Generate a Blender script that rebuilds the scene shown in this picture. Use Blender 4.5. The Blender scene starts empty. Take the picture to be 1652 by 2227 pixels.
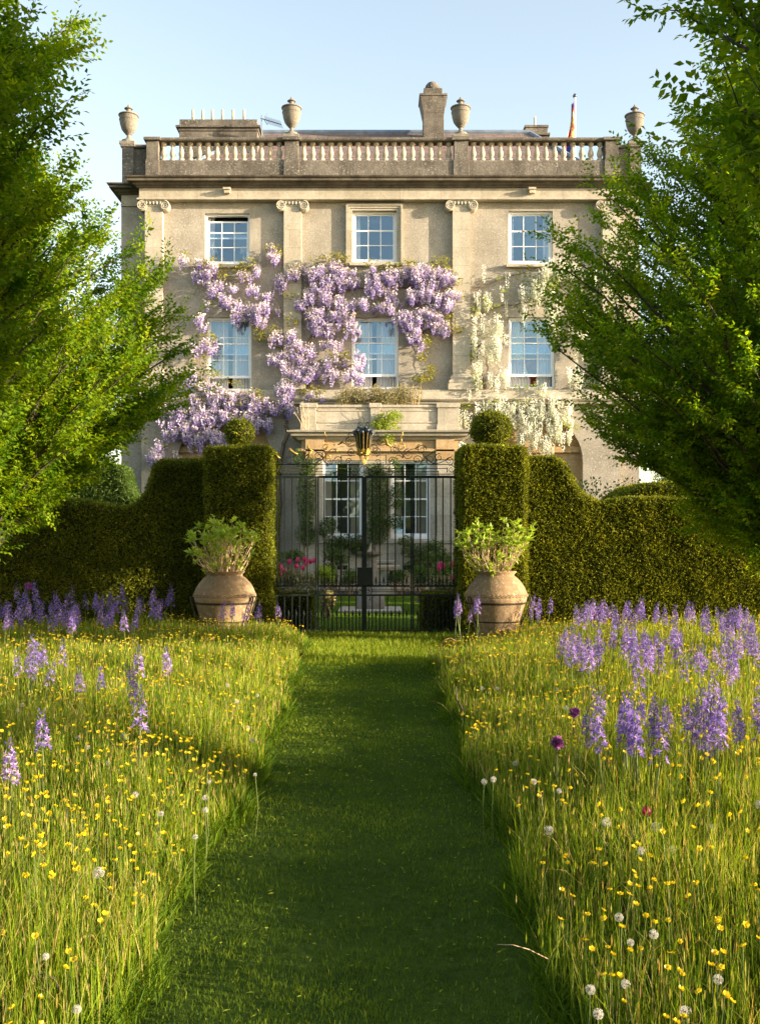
import bpy, math, random
import numpy as np
from mathutils import Vector, Matrix

rng = np.random.default_rng(11)
random.seed(11)
SC = bpy.context.scene
COL = SC.collection
# ---------------------------------------------------------------- camera geometry (metres, camera looks along +Y)
F, CX, YH, H = 2189.0, 826.0, 1170.0, 1.75
def X(px, Y): return (px - CX) * Y / F
def Z(py, Y): return H - (py - YH) * Y / F
def P(px, py, Y): return (X(px, Y), Y, Z(py, Y))
def GY(py): return H * F / (py - YH)

# ---------------------------------------------------------------- tagging
def tag(o, label=None, cat=None, group=None, kind=None):
    if label: o['label'] = label
    if cat: o['category'] = cat
    if group: o['group'] = group
    if kind: o['kind'] = kind
    return o
def empty(name, loc=(0, 0, 0), rz=0.0):
    o = bpy.data.objects.new(name, None); COL.objects.link(o)
    o.location = loc; o.rotation_euler = (0, 0, rz); o.empty_display_size = 0.2
    return o
def link(name, me, mats, parent=None, world=True):
    o = bpy.data.objects.new(name, me); COL.objects.link(o)
    for m in (mats if isinstance(mats, (list, tuple)) else [mats]):
        if me.materials.find(m.name) < 0: me.materials.append(m)
    if parent is not None:
        o.parent = parent
        if world:                                   # mesh is written in world metres
            p = parent
            T = Matrix.Identity(4)
            while p is not None:
                if p.parent is None: T = Matrix.Translation(p.location) @ p.rotation_euler.to_matrix().to_4x4()
                p = p.parent
            if parent.parent is None: o.matrix_parent_inverse = T.inverted()
    return o
def copy_tree(o, parent=None):
    c = o.copy(); COL.objects.link(c)
    if parent is not None: c.parent = parent
    for ch in list(o.children): copy_tree(ch, c)
    return c

# ---------------------------------------------------------------- mesh helpers
def np_mesh(name, V, groups, attrs=None, smooth=False):
    """groups: list of (faces array (n,k), material index)"""
    V = np.asarray(V, np.float32).reshape(-1, 3)
    me = bpy.data.meshes.new(name)
    me.vertices.add(len(V)); me.vertices.foreach_set('co', V.ravel())
    li, ls, mi, off = [], [], [], 0
    for Fa, m in groups:
        Fa = np.asarray(Fa, np.int32)
        if len(Fa) == 0: continue
        n, k = Fa.shape
        li.append(Fa.ravel()); ls.append(off + np.arange(n, dtype=np.int32) * k); mi.append(np.full(n, m, np.int32)); off += n * k
    li = np.concatenate(li); ls = np.concatenate(ls); mi = np.concatenate(mi)
    me.loops.add(len(li)); me.loops.foreach_set('vertex_index', li)
    me.polygons.add(len(ls)); me.polygons.foreach_set('loop_start', ls)
    me.polygons.foreach_set('material_index', mi)
    me.polygons.foreach_set('use_smooth', np.full(len(ls), smooth, bool))
    for k, a in (attrs or {}).items():
        at = me.attributes.new(k, 'FLOAT', 'POINT'); at.data.foreach_set('value', np.asarray(a, np.float32).ravel())
    me.update(calc_edges=True)
    return me

class NB:
    """numpy batch builder: many pieces in one mesh"""
    def __init__(s): s.V, s.G, s.T, s.n = [], [], [], 0
    def add(s, V, faces, mi=0, tint=0.5):
        V = np.asarray(V, float).reshape(-1, 3)
        if len(V) == 0: return
        t = np.broadcast_to(np.asarray(tint, float).ravel() if np.ndim(tint) else np.array([tint]), (len(V),)) if np.ndim(tint) == 0 or np.size(tint) == 1 else np.asarray(tint, float).ravel()
        for Fa in (faces if isinstance(faces, list) else [faces]):
            if len(Fa): s.G.append((np.asarray(Fa, np.int64) + s.n, mi))
        s.V.append(V); s.T.append(t); s.n += len(V)
    def build(s, name, mats, parent=None, smooth=False, world=True):
        me = np_mesh(name, np.concatenate(s.V), s.G, {'tint': np.concatenate(s.T)}, smooth)
        return link(name, me, mats, parent, world)

def norm(a): return a / np.maximum(np.linalg.norm(a, axis=-1, keepdims=True), 1e-9)
def tubes(Pts, R, sides=4):
    """Pts (N,M,3) polylines, R (N,M) radii -> V, quads"""
    Pts = np.asarray(Pts, float); R = np.asarray(R, float)
    N, M, _ = Pts.shape
    T = np.gradient(Pts, axis=1); T = norm(T)
    ref = np.where(np.abs(T[..., 2:3]) > 0.9, np.array([1., 0, 0]), np.array([0, 0, 1.]))
    ref = np.broadcast_to(ref[:, :1], T.shape)
    U = norm(np.cross(T, ref)); W = np.cross(T, U)
    a = np.arange(sides) * 2 * np.pi / sides
    V = Pts[:, :, None] + R[:, :, None, None] * (np.cos(a)[None, None, :, None] * U[:, :, None] + np.sin(a)[None, None, :, None] * W[:, :, None])
    idx = np.arange(N * M * sides).reshape(N, M, sides)
    q = np.stack([idx[:, :-1], np.roll(idx, -1, 2)[:, :-1], np.roll(idx, -1, 2)[:, 1:], idx[:, 1:]], -1).reshape(-1, 4)
    return V.reshape(-1, 3), q
def leaves(Pos, D, Nn, L, Wd, fold=0.25):
    """diamond leaves with a raised fold: base, left, tip, right -> V (N*4), tris"""
    Pos, D, Nn = np.asarray(Pos, float), norm(np.asarray(D, float)), np.asarray(Nn, float)
    S = norm(np.cross(D, Nn)); Nn = np.cross(S, D)
    L = np.broadcast_to(L, (len(Pos),))[:, None]; Wd = np.broadcast_to(Wd, (len(Pos),))[:, None]
    b = Pos; t = Pos + D * L - Nn * L * 0.12
    l = Pos + D * L * 0.45 + S * Wd + Nn * Wd * fold; r = Pos + D * L * 0.45 - S * Wd + Nn * Wd * fold
    V = np.stack([b, l, t, r], 1).reshape(-1, 3)
    i = np.arange(len(Pos))[:, None] * 4
    return V, np.concatenate([i + [0, 2, 1], i + [0, 3, 2]]).astype(np.int64)
def unit_rand(n): return norm(rng.normal(size=(n, 3)))

class MB:
    """plain python builder for architecture"""
    def __init__(s): s.v, s.f = [], []
    def add(s, v, f):
        o = len(s.v); s.v += [tuple(p) for p in v]; s.f += [tuple(i + o for i in q) for q in f]; return s
    def box(s, x0, x1, y0, y1, z0, z1):
        return s.add([(x0, y0, z0), (x1, y0, z0), (x1, y1, z0), (x0, y1, z0), (x0, y0, z1), (x1, y0, z1), (x1, y1, z1), (x0, y1, z1)],
                     [(0, 3, 2, 1), (4, 5, 6, 7), (0, 1, 5, 4), (1, 2, 6, 5), (2, 3, 7, 6), (3, 0, 4, 7)])
    def quad(s, a, b, c, d): return s.add([a, b, c, d], [(0, 1, 2, 3)])
    def tube(s, pts, r, n=6):
        pts = np.asarray(pts, float)[None]; m = pts.shape[1]
        R = np.broadcast_to(np.asarray(r, float), (m,))[None]
        V, q = tubes(pts, R, n)
        k = (m - 1) * n
        return s.add(V.tolist(), q.tolist() + [tuple(range(n - 1, -1, -1)), tuple(range(k, k + n))])
    def lathe(s, prof, c=(0, 0, 0), n=20):
        v, f = [], []
        for r, z in prof:
            for i in range(n):
                a = 2 * math.pi * i / n; v.append((c[0] + r * math.cos(a), c[1] + r * math.sin(a), c[2] + z))
        for j in range(len(prof) - 1):
            for i in range(n):
                f.append((j * n + i, j * n + (i + 1) % n, (j + 1) * n + (i + 1) % n, (j + 1) * n + i))
        f.append(tuple(range(n - 1, -1, -1))); k = (len(prof) - 1) * n; f.append(tuple(range(k, k + n)))
        return s.add(v, f)
    def prism(s, poly, y0, y1):
        """poly: (x,z) counter-clockwise seen from -Y, extruded along y"""
        n = len(poly)
        v = [(x, y0, z) for x, z in poly] + [(x, y1, z) for x, z in poly]
        return s.add(v, [tuple(range(n)), tuple(range(2 * n - 1, n - 1, -1))] + [(i, i + n, (i + 1) % n + n, (i + 1) % n) for i in range(n)])
    def sweep(s, prof, path, side=1):
        """closed profile [(out,z)] swept along an axis aligned xy path, outward on the right of travel"""
        pts = np.asarray(path, float); seg = norm(np.diff(pts, axis=0)); nr = np.stack([seg[:, 1], -seg[:, 0]], 1) * side
        off = []
        for i in range(len(pts)):
            if i == 0: off.append(nr[0])
            elif i == len(pts) - 1: off.append(nr[-1])
            else:
                off.append(nr[i - 1] + nr[i] if abs(np.dot(nr[i - 1], nr[i])) < 0.5 else nr[i])
        k = len(prof); v, f = [], []
        for p, o in zip(pts, off):
            for out, z in prof: v.append((p[0] + o[0] * out, p[1] + o[1] * out, z))
        for i in range(len(pts) - 1):
            for j in range(k):
                a, b = i * k + j, i * k + (j + 1) % k
                f.append((a, b, b + k, a + k))
        f.append(tuple(range(k))); e = (len(pts) - 1) * k; f.append(tuple(range(e + k - 1, e - 1, -1)))
        return s.add(v, f)
    def build(s, name, mat, parent=None, smooth=False, bevel=0, world=True, fix=True):
        me = bpy.data.meshes.new(name); me.from_pydata(s.v, [], s.f)
        if fix:
            import bmesh
            bm = bmesh.new(); bm.from_mesh(me); bmesh.ops.recalc_face_normals(bm, faces=bm.faces[:]); bm.to_mesh(me); bm.free()
        me.update()
        if smooth: me.polygons.foreach_set('use_smooth', np.ones(len(me.polygons), bool))
        o = link(name, me, mat, parent, world)
        if bevel:
            b = o.modifiers.new('edge', 'BEVEL'); b.width = bevel; b.segments = 2; b.limit_method = 'ANGLE'
        return o
def shade_auto(o, ang=0.6):
    me = o.data
    import bmesh
    bm = bmesh.new(); bm.from_mesh(me)
    for f in bm.faces: f.smooth = True
    for e in bm.edges:
        if len(e.link_faces) == 2 and e.calc_face_angle(0) > ang: e.smooth = False
    bm.to_mesh(me); bm.free()
    return o

# ---------------------------------------------------------------- materials
def nodes(name):
    m = bpy.data.materials.new(name); m.use_nodes = True
    nt = m.node_tree; nt.nodes.clear()
    return m, nt, nt.nodes, nt.links
def nd(ns, t, **kw):
    n = ns.new(t)
    for k, v in kw.items():
        if k in n.inputs: n.inputs[k].default_value = v
        else: setattr(n, k, v)
    return n
def c4(c): return (c[0], c[1], c[2], 1.0)
def noise(ns, ls, scale, detail=6, rough=0.6, vec=None, stretch=None):
    tc = ns.new('ShaderNodeTexCoord'); out = tc.outputs['Object']
    if stretch:
        mp = ns.new('ShaderNodeMapping'); mp.inputs['Scale'].default_value = stretch
        ls.new(out, mp.inputs['Vector']); out = mp.outputs[0]
    n = ns.new('ShaderNodeTexNoise'); n.inputs['Scale'].default_value = scale; n.inputs['Detail'].default_value = detail; n.inputs['Roughness'].default_value = rough
    ls.new(out, n.inputs['Vector'])
    return n
def ramp(ns, ls, src, stops):
    r = ns.new('ShaderNodeValToRGB'); e = r.color_ramp.elements
    while len(e) < len(stops): e.new(0.5)
    for i, (p, c) in enumerate(stops): e[i].position = p; e[i].color = c4(c) if len(c) == 3 else c
    ls.new(src, r.inputs[0]); return r
def mixc(ns, ls, fac, a, b, mode='MIX'):
    m = ns.new('ShaderNodeMix'); m.data_type = 'RGBA'; m.blend_type = mode
    for sock, v in ((m.inputs[0], fac), (m.inputs[6], a), (m.inputs[7], b)):
        if hasattr(v, 'is_linked'): ls.new(v, sock)
        elif isinstance(v, (tuple, list)): sock.default_value = c4(v)
        else: sock.default_value = v
    return m.outputs[2]
def plain(name, col, rough=0.5, metal=0.0, spec=0.5, var=0.25, scale=8.0, bump=0.0):
    m, nt, ns, ls = nodes(name)
    b = nd(ns, 'ShaderNodeBsdfPrincipled', Roughness=rough, Metallic=metal); b.inputs['Specular IOR Level'].default_value = spec
    o = ns.new('ShaderNodeOutputMaterial'); ls.new(b.outputs[0], o.inputs[0])
    n = noise(ns, ls, scale)
    r = ramp(ns, ls, n.outputs[0], [(0.3, [c * (1 - var) for c in col]), (0.7, [min(1, c * (1 + var)) for c in col])])
    ls.new(r.outputs[0], b.inputs['Base Color'])
    if bump:
        bp = nd(ns, 'ShaderNodeBump', Strength=bump, Distance=0.02); ls.new(n.outputs[0], bp.inputs['Height']); ls.new(bp.outputs[0], b.inputs['Normal'])
    return m
def stone(name, c1, c2, lichen=None, lich_amt=0.6, stain=None, stain_amt=0.5, block=None, bump=0.35):
    """limestone: two mottled tones, lichen specks, run-down stains, ashlar joints"""
    m, nt, ns, ls = nodes(name)
    b = nd(ns, 'ShaderNodeBsdfPrincipled', Roughness=0.9); b.inputs['Specular IOR Level'].default_value = 0.15
    o = ns.new('ShaderNodeOutputMaterial'); ls.new(b.outputs[0], o.inputs[0])
    n1 = noise(ns, ls, 1.3, 8, 0.65); n2 = noise(ns, ls, 14, 6, 0.7)
    base = ramp(ns, ls, n1.outputs[0], [(0.35, c1), (0.65, c2)]).outputs[0]
    base = mixc(ns, ls, 0.55, base, ramp(ns, ls, n2.outputs[0], [(0.3, (0.5, 0.5, 0.5)), (0.72, (1.3, 1.3, 1.3))]).outputs[0], 'MULTIPLY')
    if stain:
        n3 = noise(ns, ls, 1.0, 6, 0.7, stretch=(2.6, 2.6, 0.35))
        f = ramp(ns, ls, n3.outputs[0], [(0.5, (0, 0, 0)), (0.72, (stain_amt,) * 3)]).outputs[0]
        base = mixc(ns, ls, f, base, stain)
    if lichen:
        n4 = noise(ns, ls, 20, 3, 0.6); n5 = noise(ns, ls, 0.8, 3, 0.5)
        a = ramp(ns, ls, n4.outputs[0], [(0.58, (0, 0, 0)), (0.66, (lich_amt,) * 3)]).outputs[0]
        a = mixc(ns, ls, 1.0, a, ramp(ns, ls, n5.outputs[0], [(0.35, (0.15,) * 3), (0.65, (1,) * 3)]).outputs[0], 'MULTIPLY')
        base = mixc(ns, ls, a, base, lichen)
    hgt = n2.outputs[0]
    if block:
        tc = ns.new('ShaderNodeTexCoord'); mp = ns.new('ShaderNodeMapping'); mp.inputs['Rotation'].default_value = (math.radians(90), 0, 0)
        ls.new(tc.outputs['Object'], mp.inputs[0])
        br = nd(ns, 'ShaderNodeTexBrick', **{'Scale': 1.0, 'Mortar Size': 0.006, 'Brick Width': block[0], 'Row Height': block[1], 'Bias': 0.0})
        br.inputs['Color1'].default_value = (1, 1, 1, 1); br.inputs['Color2'].default_value = (0.9, 0.9, 0.88, 1); br.inputs['Mortar'].default_value = (0.62, 0.6, 0.56, 1)
        ls.new(mp.outputs[0], br.inputs[0])
        base = mixc(ns, ls, 1.0, base, br.outputs[0], 'MULTIPLY')
    ls.new(base, b.inputs['Base Color'])
    bp = nd(ns, 'ShaderNodeBump', Strength=bump, Distance=0.03); ls.new(hgt, bp.inputs['Height']); ls.new(bp.outputs[0], b.inputs['Normal'])
    return m
def foliage(name, stops, trans, tfac=0.4, rough=0.5, spec=0.3, tmul=1.0):
    """leaf: colour picked per leaf by its tint attribute, reflects and lets light through"""
    m, nt, ns, ls = nodes(name)
    at = nd(ns, 'ShaderNodeAttribute', attribute_name='tint')
    r = ramp(ns, ls, at.outputs['Fac'], stops)
    b = nd(ns, 'ShaderNodeBsdfPrincipled', Roughness=rough); b.inputs['Specular IOR Level'].default_value = spec
    ls.new(r.outputs[0], b.inputs['Base Color'])
    t = ns.new('ShaderNodeBsdfTranslucent')
    tm = mixc(ns, ls, 1.0, r.outputs[0], trans, 'MULTIPLY'); ls.new(tm, t.inputs[0])
    mx = nd(ns, 'ShaderNodeMixShader', Fac=tfac); ls.new(b.outputs[0], mx.inputs[1]); ls.new(t.outputs[0], mx.inputs[2])
    o = ns.new('ShaderNodeOutputMaterial'); ls.new(mx.outputs[0], o.inputs[0])
    return m

M = {}
M['wall'] = stone('limestone_wall', (0.275, 0.245, 0.198), (0.40, 0.36, 0.298), lichen=(0.68, 0.64, 0.57), lich_amt=0.8, stain=(0.25, 0.21, 0.165), stain_amt=0.55)
M['ashlar'] = stone('limestone_ashlar', (0.41, 0.365, 0.285), (0.52, 0.47, 0.38), stain=(0.34, 0.29, 0.22), stain_amt=0.4, block=(1.25, 0.62), bump=0.2)
M['frieze'] = stone('limestone_frieze', (0.40, 0.35, 0.27), (0.52, 0.46, 0.37), stain=(0.30, 0.27, 0.22), stain_amt=0.5, block=(1.4, 1.0), bump=0.2)
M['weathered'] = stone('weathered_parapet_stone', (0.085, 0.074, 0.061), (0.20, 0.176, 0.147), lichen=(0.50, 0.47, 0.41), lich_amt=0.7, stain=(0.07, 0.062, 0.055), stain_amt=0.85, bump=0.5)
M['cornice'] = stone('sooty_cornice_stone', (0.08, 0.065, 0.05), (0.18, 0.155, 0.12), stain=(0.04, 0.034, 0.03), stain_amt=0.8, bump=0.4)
M['baluster'] = stone('baluster_stone', (0.45, 0.38, 0.28), (0.58, 0.50, 0.38), stain=(0.25, 0.21, 0.16), stain_amt=0.5, bump=0.3)
M['urn'] = stone('urn_stone', (0.165, 0.148, 0.122), (0.27, 0.24, 0.20), lichen=(0.45, 0.41, 0.35), stain=(0.14, 0.125, 0.105), stain_amt=0.7)
M['orange_stone'] = stone('iron_stained_stone', (0.42, 0.27, 0.13), (0.55, 0.40, 0.23), stain=(0.34, 0.19, 0.08), stain_amt=0.6, block=(1.2, 0.5), bump=0.2)
M['terracotta'] = stone('terracotta_pot', (0.21, 0.145, 0.085), (0.37, 0.255, 0.145), lichen=(0.55, 0.49, 0.38), lich_amt=0.7, stain=(0.16, 0.125, 0.085), stain_amt=0.8, bump=0.3)
M['white'] = plain('white_gloss_paint', (0.80, 0.80, 0.80), 0.35, var=0.04)
M['iron'] = plain('black_iron', (0.011, 0.017, 0.015), 0.55, 0.0, spec=0.25, var=0.5, scale=30)
M['rusty'] = plain('dark_strap_iron', (0.05, 0.04, 0.03), 0.6, 0.4, var=0.5, scale=30)
M['plume'] = plain('dark_plume_metal', (0.045, 0.055, 0.065), 0.35, 0.6, var=0.5, scale=20)
M['moss_iron'] = plain('mossy_iron', (0.045, 0.040, 0.012), 0.6, 0.2, var=0.6, scale=20)
M['gilt'] = plain('gilding', (0.46, 0.31, 0.075), 0.42, 0.7, var=0.3, scale=20)
M['lead'] = plain('lead_sheet', (0.17, 0.21, 0.27), 0.5, 0.2, var=0.3, scale=3)
M['steel'] = plain('antenna_metal', (0.10, 0.12, 0.14), 0.4, 0.7)
M['fluepipe'] = plain('buff_flue_pipe', (0.55, 0.46, 0.33), 0.7)
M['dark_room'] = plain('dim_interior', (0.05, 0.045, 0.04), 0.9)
M['curtain'] = plain('sheer_curtain', (0.75, 0.72, 0.70), 0.9, var=0.05)
M['red_curtain'] = plain('red_curtain', (0.35, 0.06, 0.04), 0.9)
M['shutter'] = plain('cream_shutter', (0.62, 0.50, 0.36), 0.6, var=0.06)
M['shade'] = plain('lamp_shade_cloth', (0.55, 0.57, 0.55), 0.9, var=0.05)
M['bark'] = plain('hornbeam_bark', (0.075, 0.055, 0.038), 0.85, var=0.5, scale=18, bump=0.4)
M['twig'] = plain('pale_woody_stem', (0.46, 0.33, 0.20), 0.75, var=0.3, scale=25)
M['vine'] = plain('vine_stem', (0.16, 0.115, 0.075), 0.85, var=0.4, scale=12)
M['soil'] = plain('dark_soil', (0.03, 0.022, 0.015), 0.95, var=0.5, scale=10, bump=0.5)
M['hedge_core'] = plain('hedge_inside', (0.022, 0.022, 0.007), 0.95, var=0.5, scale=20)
M['downpipe'] = plain('pale_green_pipe_paint', (0.42, 0.52, 0.42), 0.5, var=0.06)
def glass():
    m, nt, ns, ls = nodes('window_glass')
    g = nd(ns, 'ShaderNodeBsdfGlossy', Roughness=0.02); g.inputs[0].default_value = (0.48, 0.68, 0.86, 1)
    t = ns.new('ShaderNodeBsdfTransparent'); t.inputs[0].default_value = (0.8, 0.86, 0.88, 1)
    n = noise(ns, ls, 2.6, 2, 0.5); bp = nd(ns, 'ShaderNodeBump', Strength=0.12, Distance=0.05); ls.new(n.outputs[0], bp.inputs['Height']); ls.new(bp.outputs[0], g.inputs['Normal'])
    mx = nd(ns, 'ShaderNodeMixShader', Fac=0.27); ls.new(t.outputs[0], mx.inputs[1]); ls.new(g.outputs[0], mx.inputs[2])
    o = ns.new('ShaderNodeOutputMaterial'); ls.new(mx.outputs[0], o.inputs[0])
    return m
M['glass'] = glass()
def slates():
    m, nt, ns, ls = nodes('stone_slates')
    b = nd(ns, 'ShaderNodeBsdfPrincipled', Roughness=0.85)
    o = ns.new('ShaderNodeOutputMaterial'); ls.new(b.outputs[0], o.inputs[0])
    tc = ns.new('ShaderNodeTexCoord'); mp = ns.new('ShaderNodeMapping'); mp.inputs['Rotation'].default_value = (math.radians(90), 0, 0)
    ls.new(tc.outputs['Object'], mp.inputs[0])
    br = nd(ns, 'ShaderNodeTexBrick', **{'Scale': 1.0, 'Mortar Size': 0.014, 'Brick Width': 0.42, 'Row Height': 0.17})
    br.inputs['Color1'].default_value = (0.22, 0.145, 0.12, 1); br.inputs['Color2'].default_value = (0.14, 0.105, 0.10, 1); br.inputs['Mortar'].default_value = (0.05, 0.042, 0.04, 1)
    ls.new(mp.outputs[0], br.inputs[0])
    n = noise(ns, ls, 3, 5, 0.7)
    ls.new(mixc(ns, ls, 0.7, br.outputs[0], ramp(ns, ls, n.outputs[0], [(0.3, (0.6, 0.6, 0.62)), (0.7, (1.3, 1.25, 1.2))]).outputs[0], 'MULTIPLY'), b.inputs['Base Color'])
    bp = nd(ns, 'ShaderNodeBump', Strength=0.6, Distance=0.03); ls.new(br.outputs['Fac'], bp.inputs['Height']); bp.invert = True; ls.new(bp.outputs[0], b.inputs['Normal'])
    return m
M['slates'] = slates()
TR = (1.5, 1.45, 0.6)
M['hornbeam'] = foliage('hornbeam_leaf', [(0.0, (0.06, 0.155, 0.009)), (0.5, (0.155, 0.255, 0.010)), (1.0, (0.34, 0.40, 0.014))], (1.85, 1.6, 0.3), 0.5, 0.55, 0.12)
M['yew'] = foliage('yew_sprig', [(0.0, (0.035, 0.05, 0.008)), (0.5, (0.185, 0.21, 0.018)), (1.0, (0.58, 0.55, 0.06))], (1.3, 1.25, 0.5), 0.32, 0.6, 0.12)
M['grass'] = foliage('meadow_blade', [(0.0, (0.028, 0.06, 0.008)), (0.40, (0.115, 0.20, 0.014)), (0.72, (0.31, 0.38, 0.03)), (0.85, (0.48, 0.42, 0.14)), (1.0, (0.36, 0.24, 0.11))], (1.5, 1.35, 0.5), 0.45, 0.6, 0.08)
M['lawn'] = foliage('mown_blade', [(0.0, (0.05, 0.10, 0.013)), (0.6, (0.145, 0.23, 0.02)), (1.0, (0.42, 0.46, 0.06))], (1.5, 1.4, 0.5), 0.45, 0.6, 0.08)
M['hydrangea'] = foliage('fresh_leaf', [(0.0, (0.26, 0.38, 0.03)), (1.0, (0.50, 0.58, 0.08))], (1.2, 1.2, 0.6), 0.42, 0.4, 0.4)
M['wist_leaf'] = foliage('young_wisteria_leaf', [(0.0, (0.07, 0.10, 0.012)), (0.5, (0.20, 0.22, 0.02)), (1.0, (0.38, 0.32, 0.05))], (1.3, 1.2, 0.6), 0.4, 0.5)
M['wist_bloom'] = foliage('lilac_petal', [(0.0, (0.28, 0.22, 0.50)), (0.35, (0.56, 0.48, 0.72)), (1.0, (0.90, 0.81, 0.80))], (1.1, 1.05, 1.1), 0.3, 0.6, 0.2)
M['white_bloom'] = foliage('white_petal', [(0.0, (0.58, 0.60, 0.42)), (1.0, (0.88, 0.87, 0.80))], (1.0, 1.0, 0.9), 0.3, 0.6, 0.2)
M['camassia'] = foliage('violet_petal', [(0.0, (0.10, 0.07, 0.36)), (0.5, (0.23, 0.14, 0.48)), (1.0, (0.56, 0.42, 0.66))], (1.2, 1.0, 1.2), 0.35, 0.55, 0.2)
M['stem'] = foliage('green_stem', [(0.0, (0.08, 0.12, 0.03)), (1.0, (0.20, 0.24, 0.07))], (1.2, 1.2, 0.7), 0.2)
M['butter'] = foliage('buttercup_petal', [(0.0, (0.74, 0.52, 0.005)), (1.0, (0.85, 0.70, 0.03))], (1.0, 0.95, 0.6), 0.35, 0.3, 0.5)
M['clock'] = foliage('seed_down', [(0.0, (0.65, 0.62, 0.58)), (1.0, (0.82, 0.80, 0.76))], (1, 1, 1), 0.5, 0.8, 0.1)
M['seedcore'] = plain('seed_core', (0.16, 0.10, 0.06), 0.9)
M['tulip'] = foliage('pink_tulip_petal', [(0.0, (0.50, 0.02, 0.13)), (1.0, (0.75, 0.08, 0.28))], (1.1, 0.9, 1.0), 0.3, 0.4)
M['dark_tulip'] = foliage('dark_red_petal', [(0.0, (0.16, 0.01, 0.04)), (1.0, (0.30, 0.03, 0.07))], (1.2, 0.9, 0.9), 0.3, 0.4)
M['climber'] = foliage('climber_leaf', [(0.0, (0.035, 0.07, 0.014)), (1.0, (0.11, 0.17, 0.03))], (1.3, 1.3, 0.7), 0.35, 0.5)
M['lime_leaf'] = foliage('lime_green_leaf', [(0.0, (0.16, 0.24, 0.015)), (1.0, (0.36, 0.42, 0.04))], (1.2, 1.2, 0.6), 0.4, 0.5)
M['grey_leaf'] = foliage('grey_green_leaf', [(0.0, (0.13, 0.13, 0.055)), (0.6, (0.24, 0.22, 0.09)), (1.0, (0.42, 0.33, 0.17))], (1.1, 1.1, 0.7), 0.25, 0.6)
M['shrub'] = foliage('shrub_leaf', [(0.0, (0.05, 0.10, 0.02)), (1.0, (0.15, 0.22, 0.04))], (1.3, 1.3, 0.6), 0.35, 0.5)
M['dry'] = plain('dry_stem', (0.42, 0.27, 0.09), 0.8, var=0.4, scale=30)
M['dead'] = plain('withered_dark_stem', (0.06, 0.045, 0.03), 0.85, var=0.5, scale=30)
# ================================================================ THE HOUSE
YW, YR, YB, YE = 35.0, 35.45, 33.2, 34.75          # centre wall, corner walls, bay front, entablature plane
house = tag(empty('country_house', (0, YW, 0)), 'grand limestone country house with balustraded parapet and wisteria on its front', 'house')
XL, XR, XA, XB = -9.10, 9.12, X(303, YE), X(1352, YE)
path_c = [(XL, 47.5), (XL, YR), (XA, YR), (XA, YE), (XB, YE), (XB, YR), (XR, YR), (XR, 47.5)]

wins = {  # name: x0,x1,y0,y1 px ; plane ; rows
    'a': (446, 543, 464, 577), 'b': (766, 862, 459, 573), 'c': (1105, 1201, 459, 576),
    'd': (450, 547, 690, 850), 'e': (765, 866, 690, 846), 'f': (1105, 1206, 690, 846)}
def wall_with_holes(mb, x0, x1, z0, z1, y, holes, depth):
    xs = sorted({x0, x1, *[h[0] for h in holes], *[h[1] for h in holes]}); zs = sorted({z0, z1, *[h[2] for h in holes], *[h[3] for h in holes]})
    for i in range(len(xs) - 1):
        for j in range(len(zs) - 1):
            cx, cz = (xs[i] + xs[i + 1]) / 2, (zs[j] + zs[j + 1]) / 2
            if any(h[0] < cx < h[1] and h[2] < cz < h[3] for h in holes): continue
            mb.quad((xs[i], y, zs[j]), (xs[i + 1], y, zs[j]), (xs[i + 1], y, zs[j + 1]), (xs[i], y, zs[j + 1]))
    for a, b, c, d in holes:
        y2 = y + depth
        mb.quad((a, y, c), (a, y2, c), (a, y2, d), (a, y, d)); mb.quad((b, y2, c), (b, y, c), (b, y, d), (b, y2, d))
        mb.quad((a, y, d), (a, y2, d), (b, y2, d), (b, y, d)); mb.quad((a, y2, c), (a, y, c), (b, y, c), (b, y2, c))
holes, WR = [], {}
for k, (a, b, c, d) in wins.items():
    r = (X(a, YW), X(b, YW), Z(d, YW), Z(c, YW)); WR[k] = r; holes.append(r)
ARCH_R = 1.66
arches = []
for px in (490, 1163):
    cx, zc = X(px, YW), Z(1004, YW); arches.append((cx, zc)); holes.append((cx - ARCH_R, cx + ARCH_R, 0.6, zc + ARCH_R))
mb = MB()
wall_with_holes(mb, XA + 0.02, XB - 0.02, -0.05, 13.60, YW, holes, 0.30)
for cx, zc in arches:                                # spandrels over the round recesses and their curved reveal
    n = 20; pts = [(cx + ARCH_R * math.cos(math.pi * i / n), zc + ARCH_R * math.sin(math.pi * i / n)) for i in range(n + 1)]
    for i in range(n):
        (xa, za), (xb, zb) = pts[i], pts[i + 1]; zt = zc + ARCH_R
        mb.quad((xa, YW, za), (xb, YW, zb), (xb, YW, zt), (xa, YW, zt))
        mb.quad((xa, YW, za), (xa, YW + 0.28, za), (xb, YW + 0.28, zb), (xb, YW, zb))
mb.box(XL, XA + 0.02, YR, YR + 0.4, -0.05, 13.49); mb.box(XB - 0.02, XR, YR, YR + 0.4, -0.05, 13.49)     # set back corners
mb.box(XL, XL + 0.4, YR + 0.4, 47.5, -0.05, 13.49); mb.box(XR - 0.4, XR, YR + 0.4, 47.5, -0.05, 13.49); mb.box(XL, XR, 47.5, 47.9, -0.05, 13.49)
mb.quad((XA + .02, YW, -.05), (XA + .02, YR + .01, -.05), (XA + .02, YR + .01, 13.6), (XA + .02, YW, 13.6))
mb.quad((XB - .02, YW, -.05), (XB - .02, YR + .01, -.05), (XB - .02, YR + .01, 13.6), (XB - .02, YW, 13.6))
mb.build('wall', M['wall'], house, fix=False)
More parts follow.
